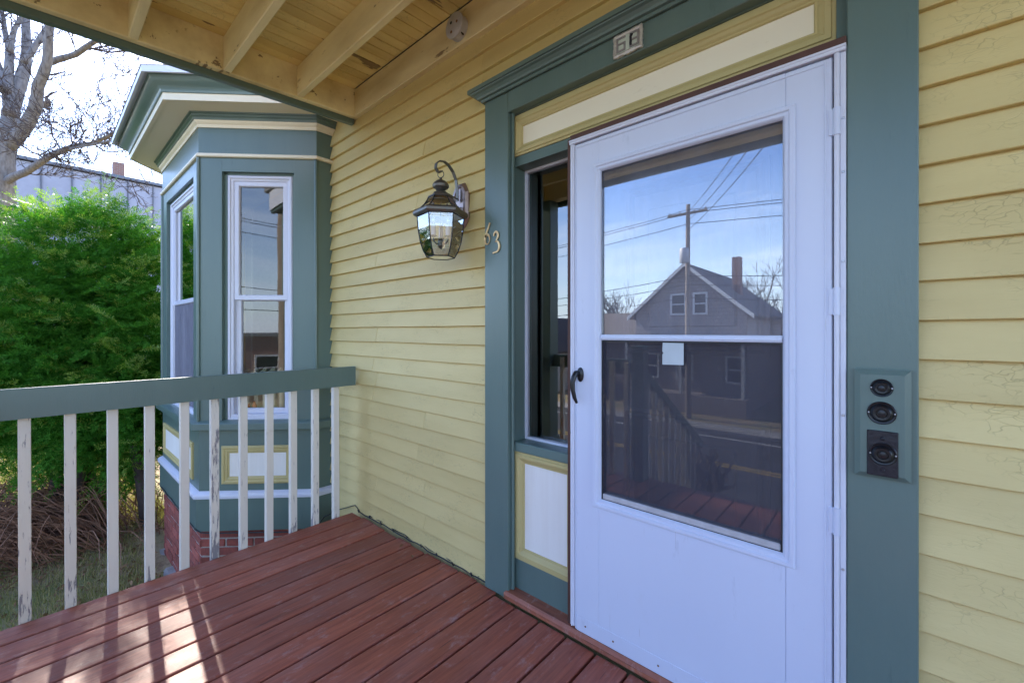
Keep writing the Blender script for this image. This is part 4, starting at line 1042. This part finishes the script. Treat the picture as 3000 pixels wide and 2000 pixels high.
V, F = fronds(900, .97, 1.05, .40, 7, r_, .75, 2, .034, .0046, 14)
raw('new_shoots', V, F, 'yew_tip', yew)
st = MB()
for k in range(9):
    bx, by = -6.75 + rj(.3), -1.1 + rj(.5)
    if k == 0: bx, by = -6.12, -.72
    a = random.uniform(0, 6.28); l = random.uniform(.2, .6)
    st.tube([(bx, by, -.95), (bx + rj(.08), by + rj(.08), -.4), (bx - l * .3, by + l * math.sin(a) * .4, .3), (bx - l * .7, by + l * math.sin(a) * .7, 1.1)], [.07, .055, .045, .02], 7)
obj('stems', st, 'twig', yew, True)

# ---- big bare maple; limbs laid out at a distance of about ten metres
TD = 10.0
mt = thing('bare_tree', (CAM.x + ray(8, 970).x * TD, CAM.y + ray(8, 970).y * TD, gh(-15, -2)), 'large leafless grey tree with forked trunk behind the yew', 'tree')
def zp(x, y, dep=0.0):
    d = ray(x * .3826, y * .3826); return CAM + d * (TD + dep)
class Limbs:
    def __init__(s): s.big = MB(); s.tw = MB(); s.r = random.Random(5)
    def limb(s, pts, w0, w1, dz=0.0, twigs=0, big=True):
        """pts in enlarged photo pixels, widths in the same pixels"""
        P = []
        for i, p in enumerate(pts):
            P.append(zp(p[0], p[1], dz * i / (len(pts) - 1)))
        Q = []
        for i in range(len(P) - 1):
            for q in range(4):
                t = q / 4; Q.append(P[i].lerp(P[i + 1], t))
        Q.append(P[-1]); k = .3826 / 1238.7 * TD / 2
        for i in range(1, len(Q) - 1): Q[i] = Q[i] * .5 + (Q[i - 1] + Q[i + 1]) * .25
        rad = [(w0 + (w1 - w0) * i / (len(Q) - 1)) * k * (1 + s.r.uniform(-.05, .05)) for i in range(len(Q))]
        (s.big if big else s.tw).tube([tuple(q) for q in Q], rad, 10 if big else 5)
        for _ in range(twigs):
            i = s.r.randrange(len(Q) // 5, len(Q)); i = min(i, len(Q) - 1)
            d = (Q[min(i + 1, len(Q) - 1)] - Q[max(i - 1, 0)]).normalized()
            s.twig(Q[i], (d * .7 + Vector((s.r.uniform(-1, 1), s.r.uniform(-1, 1), s.r.uniform(-.45, .9))) * .8).normalized(), s.r.uniform(.5, 1.15), min(rad[i] * .5, .018), 0)
    def twig(s, p, d, L, r0, lev):
        pts = [p]; n = 5; q = p.copy(); dd = d.copy()
        for i in range(n):
            dd = (dd + Vector((s.r.uniform(-1, 1), s.r.uniform(-1, 1), s.r.uniform(-.7, .9))) * .27).normalized()
            q = q + dd * (L / n); pts.append(q.copy())
        r0 = max(r0, .0075)
        s.tw.tube([tuple(a) for a in pts], [max(r0 * (1 - .75 * i / n), .0052) for i in range(n + 1)], 3, False)
        if lev < 2:
            for i in range(1, n + 1):
                for _ in range(2 if lev == 0 else 1):
                    if s.r.random() < .85:
                        nd = (dd + Vector((s.r.uniform(-1, 1), s.r.uniform(-1, 1), s.r.uniform(-.8, 1))) * 1.0).normalized()
                        s.twig(pts[i], nd, L * s.r.uniform(.35, .6), r0 * .55, lev + 1)
L = Limbs()
L.limb([(20, 2900), (15, 2200), (15, 1700), (20, 1400), (25, 1250), (40, 1100), (55, 980)], 165, 115)
L.limb([(50, 1080), (75, 900), (100, 800), (150, 660), (190, 520), (205, 400), (200, 250), (195, 60), (180, -400)], 105, 38, 1.0, 4)
L.limb([(70, 1120), (150, 1030), (215, 940), (270, 830), (285, 740), (290, 660), (330, 580), (365, 470), (370, 300), (382, 150), (400, -200)], 90, 42, -.6, 5)
L.limb([(378, 480), (450, 455), (580, 420), (690, 340), (790, 285), (900, 190)], 48, 20, -.8, 5)
L.limb([(180, 480), (255, 380), (335, 250), (395, 175), (470, 60)], 42, 28, .5, 3)
L.limb([(75, 880), (62, 700), (70, 480), (75, 370), (40, 260), (8, 40)], 75, 26, .8, 5)
L.limb([(75, 400), (105, 230), (165, 140), (230, 20)], 38, 18, .3, 4)
L.limb([(40, 700), (-20, 500), (-80, 350), (-140, 100)], 70, 30, .8, 5)
L.limb([(40, 1400), (110, 1350), (200, 1320), (330, 1230), (450, 1160), (560, 1120), (700, 1100), (810, 1050), (905, 995)], 56, 14, -1.2, 9)
L.limb([(340, 1215), (450, 1180), (560, 1135), (720, 1105), (880, 1075)], 24, 10, -1.6, 8)
L.limb([(730, 1110), (800, 1160), (880, 1165), (960, 1150)], 14, 5, -.4, 4, False)
L.limb([(690, 370), (850, 405), (950, 390), (1060, 350), (1180, 330)], 15, 6, 0, 7, False)
L.limb([(130, 1090), (220, 1150), (340, 1210)], 14, 7, -1.2, 4, False)
L.limb([(385, 575), (440, 565), (495, 550)], 15, 7, 0, 0, False)
L.limb([(345, 750), (400, 715), (440, 700)], 15, 8, 0, 0, False)
L.limb([(330, 820), (375, 775), (350, 750)], 45, 18, 0, 0)
for (x_, y_) in ((280, 950), (350, 930), (450, 1000), (560, 1010), (640, 1050), (720, 960), (820, 960), (860, 860), (900, 760), (940, 560), (880, 500), (1000, 450), (1080, 420), (1000, 640), (700, 1250), (860, 1350), (1000, 1370), (1120, 1400)):
    L.twig(zp(x_, y_, 1.5 + rj(1.5)), Vector((rj(1), rj(1), rj(.8))).normalized(), .9, .011, 0)
    L.twig(zp(x_ + 25, y_ + 18, 1.5 + rj(1.5)), Vector((rj(1), rj(1), rj(.8))).normalized(), .7, .009, 0)
obj('trunk_and_limbs', L.big, 'bark', mt, True)
obj('twigs', L.tw, 'twig', mt, recalc=False)

# ---- heap of dry arching stems in front of the yew
sh = thing('twig_shrub', (-6.2, -1.5, -.86), 'low tangled shrub of dry brown arching stems under the yew', 'shrub')
sb = MB(); rr = random.Random(9)
for k in range(760):
    bx = -6.35 + rr.gauss(0, .45); by = -1.35 + rr.gauss(0, .32); a = rr.gauss(-2.1, .75); l = rr.uniform(.5, 1.35); h = rr.uniform(.12, .62)
    if bx > -5.5: continue
    pts = []
    for i in range(6):
        t = i / 5; pts.append((bx + l * t * math.cos(a) + rr.gauss(0, .012), by + l * t * math.sin(a) + rr.gauss(0, .012), -.87 + h * math.sin(t * 2.5) + rr.gauss(0, .012)))
    sb.tube(pts, [.0055, .005, .0045, .0038, .003, .002], 3, False)
obj('stems', sb, 'dead_twig', sh, recalc=False)
# ---- grass, leaf litter: stuff nobody could count
n = 130000; gx = rng.uniform(-11.5, -2.95, n); gy = rng.uniform(-4.3, -.5, n)
keep = ~((gx > -5.9) & (gy > -.85)) ; gx, gy = gx[keep], gy[keep]; n = len(gx)
gz = np.full(n, -.872); a = rng.uniform(0, 6.28, n); h = rng.uniform(.03, .11, n); ln = rng.uniform(.0, .10, n); w = .0036
dirx, diry = np.cos(a), np.sin(a); px, py = -diry * w, dirx * w
b0 = np.stack([gx - px, gy - py, gz], 1); b1 = np.stack([gx + px, gy + py, gz], 1); t0 = np.stack([gx + dirx * ln, gy + diry * ln, gz + h], 1)
V = np.stack([b0, b1, t0], 1).reshape(-1, 3); o = raw('grass', V, np.arange(len(V)).reshape(-1, 3), 'grass', None, 3); o['kind'] = 'stuff'
o['label'] = 'short straw coloured winter grass below the porch'; o['category'] = 'grass'
n = 5200; gx = rng.normal(-6.6, 1.5, n); gy = rng.normal(-1.5, .9, n); keep = ~((gx > -5.7) & (gy > -.8)) & (gx < -3.2); gx, gy = gx[keep], gy[keep]; n = len(gx)
c = np.stack([gx, gy, -.855 + np.abs(rng.normal(0, .03, n))], 1); u1 = rng.normal(size=(n, 3)); u1[:, 2] *= .35; u1 /= np.linalg.norm(u1, axis=1, keepdims=True)
u2 = np.cross(u1, rng.normal(size=(n, 3)) * np.array([.3, .3, 1])); u2 /= np.linalg.norm(u2, axis=1, keepdims=True); s = rng.uniform(.008, .021, (n, 1))
V = np.stack([c - u1 * s * 1.5, c + u2 * s * .8, c + u1 * s * 1.4, c - u2 * s * .8], 1).reshape(-1, 3)
o = raw('leaf_litter', V, np.arange(len(V)).reshape(-1, 4), 'dry_leaf'); o['kind'] = 'stuff'; o['label'] = 'scattered dry brown leaves around the shrub'; o['category'] = 'leaves'

# ================================================================== NEIGHBOUR BEHIND THE YEW
nb = thing('neighbour_building', (-35, 9, -.86), 'long grey building with vertical metal seams and a brick chimney', 'building')
obj('wall', MB().box(-44, -32.03, -9, 28, -.9, 9.72), 'metal_wall', nb)
y = -8.98
while y < 27:
    obj('panel', MB().box(-32.02, -31.98, y, y + 1.04, -.85, 9.72, .006), 'metal_wall', nb)
    obj('seam', MB().box(-32.02, -31.9, y + 1.045, y + 1.085, -.85, 9.75), 'metal_trim', nb); y += 1.09
obj('roof_edge', MB().box(-44.1, -31.8, -9.1, 28.1, 9.76, 9.92, .01), 'metal_trim', nb)
obj('chimney', MB().box(-37.2, -36.5, 1.69, 2.22, 9.7, 12.0, .02), 'far_brick', nb)

# ================================================================== ACROSS THE STREET (seen in the glass)
def gable_house(name, label, x0, x1, yf, yb, zg, ze, zp_, wallm, roofm, ridge_along_y=True):
    t = thing(name, ((x0 + x1) / 2, (yf + yb) / 2, zg), label, 'house')
    mb = MB().box(x0, x1, yb, yf, zg - .3, ze)
    xm = (x0 + x1) / 2
    mb.add([(x0, yf, ze), (x1, yf, ze), (xm, yf, zp_ - .1), (x0, yb, ze), (x1, yb, ze), (xm, yb, zp_ - .1)], [(0, 1, 2), (3, 5, 4)])
    obj('wall', mb, wallm, t)
    e = .45; sl = (zp_ - ze) / (xm - x0)
    for sx in (-1, 1):
        xe = x0 - e if sx < 0 else x1 + e; zeave = ze - e * sl
        a = [(xe, yf + e, zeave), (xm, yf + e, zp_), (xm, yb - e, zp_), (xe, yb - e, zeave)]
        m_ = MB().add(a + [(p[0], p[1], p[2] + .16) for p in a], [(0, 1, 2, 3), (4, 7, 6, 5), (0, 4, 5, 1), (1, 5, 6, 2), (2, 6, 7, 3), (3, 7, 4, 0)])
        obj('roof', m_, roofm, t)
        rk = [(xe, yf + e + .03, zeave - .08), (xm, yf + e + .03, zp_ - .08), (xm, yf + e + .03, zp_ + .17), (xe, yf + e + .03, zeave + .17)]
        obj('rake_board', MB().add(rk + [(p[0], p[1] + .05, p[2]) for p in rk], [(0, 1, 2, 3), (4, 7, 6, 5), (0, 4, 5, 1), (1, 5, 6, 2), (2, 6, 7, 3), (3, 7, 4, 0)]), 'white_siding', t)
    return t
def far_window(t, x0, x1, y, z0, z1):
    w = obj('window', MB().ring(x0, x1, z0, z1, [(0, y - .02), (0, y + .08), (.12, y + .08), (.12, y - .02)]), 'white_siding', t)
    obj('pane', MB().box(x0 + .1, x1 - .1, y, y + .03, z0 + .1, z1 - .1), 'black', w)
    obj('meeting_rail', MB().box(x0 + .1, x1 - .1, y + .03, y + .06, (z0 + z1) / 2 - .04, (z0 + z1) / 2 + .04), 'white_siding', w)
ZG = -3.66
gh1 = gable_house('shingled_house', 'grey-brown shingled gable house across the street, reflected in the storm door', -13.2, -6.2, -26.5, -37, ZG, 2.5, 5.5, 'shingle_wall', 'shingle_roof')
far_window(gh1, -10.75, -9.7, -26.5, 2.35, 3.75); far_window(gh1, -9.3, -8.4, -26.5, 2.35, 3.75)
for xx in (-12.6, -10.4, -7.4): far_window(gh1, xx, xx + 1.1, -26.5, -1.9, -.2)
obj('porch_roof', MB().box(-13.4, -5.9, -26.45, -24.9, .55, .95, .05), 'shingle_roof', gh1)
for xx in (-13.2, -9.6, -6.1): obj('porch_post', MB().box(xx - .08, xx + .08, -25.1, -24.94, -2.6, .55), 'white_siding', gh1)
obj('porch_floor', MB().box(-13.4, -5.9, -26.45, -24.9, ZG, -2.6), 'shingle_wall', gh1)
obj('chimney', MB().box(-8.0, -7.5, -31, -30.4, 3.6, 6.35), 'far_brick', gh1); obj('chimney', MB().box(-5.4, -4.7, -34, -33.2, 1, 5.2), 'far_brick', gh1)
for k in range(7): obj('stair', MB().box(-12.6, -11.4, -24.6 + k * -.0 + .3 * (6 - k) - 1.9, -24.3 + .3 * (6 - k) - 1.9 + .3, ZG, ZG + .15 + .15 * k), 'concrete', gh1)
obj('side_wing', MB().box(-18.6, -13.72, -33, -28.5, ZG - .2, .6), 'shingle_wall', gh1)
obj('wing_roof', MB().add([(-19, -28.1, .4), (-13.7, -28.1, .4), (-13.7, -31, 2.8), (-19, -31, 2.8), (-19, -33.4, .4), (-13.7, -33.4, .4)], [(0, 1, 2, 3), (3, 2, 5, 4), (0, 3, 4), (1, 5, 2), (0, 4, 5, 1)]), 'shingle_roof', gh1)
gh2 = gable_house('white_house', 'small white sided house with dark roof across the street, reflected in the sidelight', -27, -20.2, -25.5, -34, ZG, -.2, 2.4, 'white_siding', 'shingle_roof')
for xx in (-25.6, -22.2): far_window(gh2, xx, xx + 1.0, -25.5, -2.2, -.8)
bb = thing('brick_building', (9, -35, ZG), 'flat-roofed red brick commercial building across the street, reflected in the bay', 'building')
obj('wall', MB().box(1.5, 17, -41, -30, ZG - .2, .9), 'far_brick', bb); obj('parapet', MB().box(1.35, 17.15, -41.1, -29.85, .9, 1.15), 'concrete', bb)
for k in range(5): far_window(bb, 2.6 + k * 2.8, 4.2 + k * 2.8, -30, -2.2, -.4)

def utility_pole(x, y, zt, label, xarm=True):
    t = thing('utility_pole', (x, y, gh(x, y)), label, 'utility pole', None)
    obj('pole', MB().tube([(x, y, gh(x, y) - .5), (x, y, zt)], [.17, .11], 12), 'pole', t, 'auto')
    obj('crossarm', MB().box(x - 1.1, x + 1.1, y + .12, y + .24, zt - .62, zt - .48, .01), 'pole', t)
    for dxx in (-1.0, -.4, .4, 1.0): obj('insulator', MB().lathe([(0, 0), (.05, 0), (.03, .06), (.05, .1), (0, .14)], 8, (x + dxx, y + .18, zt - .48)), 'stone', t)
    obj('transformer', MB().lathe([(0, 0), (.24, .02), (.26, .06), (.26, .78), (.22, .86), (0, .9)], 16, (x - .05, y + .42, zt - 3.4)), 'grey_metal', t, 'auto')
    return t
utility_pole(-8.5, -23.2, 8.5, 'wooden utility pole with transformer in front of the shingled house, reflected in the door')
utility_pole(-.45, -8.6, 8.2, 'wooden utility pole on the porch side of the street, reflected in the bay')
def wire(a, b, sag, label):
    pts = [(a[0] + (b[0] - a[0]) * t, a[1] + (b[1] - a[1]) * t, a[2] + (b[2] - a[2]) * t - sag * 4 * t * (1 - t)) for t in np.linspace(0, 1, 25)]
    o = obj('overhead_wire', MB().tube(pts, .018, 4), 'rubber'); tag(o, label, 'wire', 'overhead wires along the far side of the street'); return o
LW = 'thin black overhead wire along the far side of the street'
for (za, dy_, wd) in ((8.15, .2, 'highest'), (7.95, .35, 'second highest'), (7.4, .0, 'third highest'), (4.4, .1, 'fourth highest'), (3.9, .2, 'second lowest'), (3.2, .1, 'lowest')):
    wire((-8.5, -23.2 + dy_, za), (30, -23.2 + dy_, za + .4), 1.0, wd + ' overhead wire from the transformer pole towards the brick building')
    wire((-8.5, -23.2 + dy_, za), (-46, -23.2 + dy_, za - .6), .9, wd + ' overhead wire from the transformer pole past the white house')
for k in range(3):
    o = wire((-.45, -8.45 + k * .1, 7.9 - k * .6), (-8.5, -23.1, 8.0 - k * .5), .3, ('upper', 'middle', 'lower')[k] + ' of three wires crossing the street between the two poles'); o['group'] = 'overhead wires crossing the street'
# bare trees beyond the far houses, one sapling by the kerb
def bare_tree(name, x, y, zg, h, label, seed, grp=None, spread=1.0, r0=.2):
    rt = random.Random(seed); t = thing(name, (x, y, zg), label, 'tree', grp); tr = MB(); tw = MB()
    def grow(p, d, L, r, lev):
        n = 4; pts = [p]; q = p.copy(); dd = d.copy()
        for i in range(n):
            dd = (dd + Vector((rt.uniform(-1, 1), rt.uniform(-1, 1), rt.uniform(-.3, .7))) * .16).normalized(); q = q + dd * (L / n); pts.append(q.copy())
        (tr if lev < 2 else tw).tube([tuple(a) for a in pts], [max(r * (1 - .45 * i / n), .016) for i in range(n + 1)], 6 if lev < 2 else 3, False)
        if lev < 4:
            for _ in range(4 if lev else 6):
                i = rt.randrange(1 if lev else 2, n + 1); nd = (dd * .6 + Vector((rt.uniform(-1, 1), rt.uniform(-1, 1), rt.uniform(-.1, 1))) * .75 * spread).normalized()
                grow(pts[i], nd, L * rt.uniform(.5, .75), r * .5, lev + 1)
    grow(Vector((x, y, zg - .2)), Vector((0, 0, 1)), h * .42, r0, 0)
    obj('trunk', tr, 'bark', t, True, False); obj('crown', tw, 'twig', t, False, False); return t
for k, (x, y, h, lb) in enumerate(((-16, -44, 13, 'behind the side wing of the shingled house'), (-9, -47, 14, 'directly behind the shingled gable house'), (-3.5, -42, 12, 'between the shingled house and the brick building'),
                                   (-26, -46, 12, 'directly behind the white house'), (-34, -40, 11, 'past the white house, farther from the road'), (-21.5, -41, 12, 'between the white house and the shingled house'),
                                   (3, -48, 11, 'behind the near corner of the brick building'), (-42, -34, 12, 'past the white house, nearer to the road'), (20, -45, 12, 'behind the far corner of the brick building'), (-6.2, -40, 11, 'just behind the ridge chimney of the shingled house'), (-12, -42, 11, 'behind the valley between wing and gable of the shingled house'))):
    bare_tree('far_bare_tree', x, y, ZG, h, 'leafless tree standing ' + lb, 20 + k, 'bare trees beyond the street')
bare_tree('sapling', -3.1, -8.6, gh(-3, -8.6), 2.9, 'thin leafless sapling on the porch side of the street', 60, None, 1.0, .035)
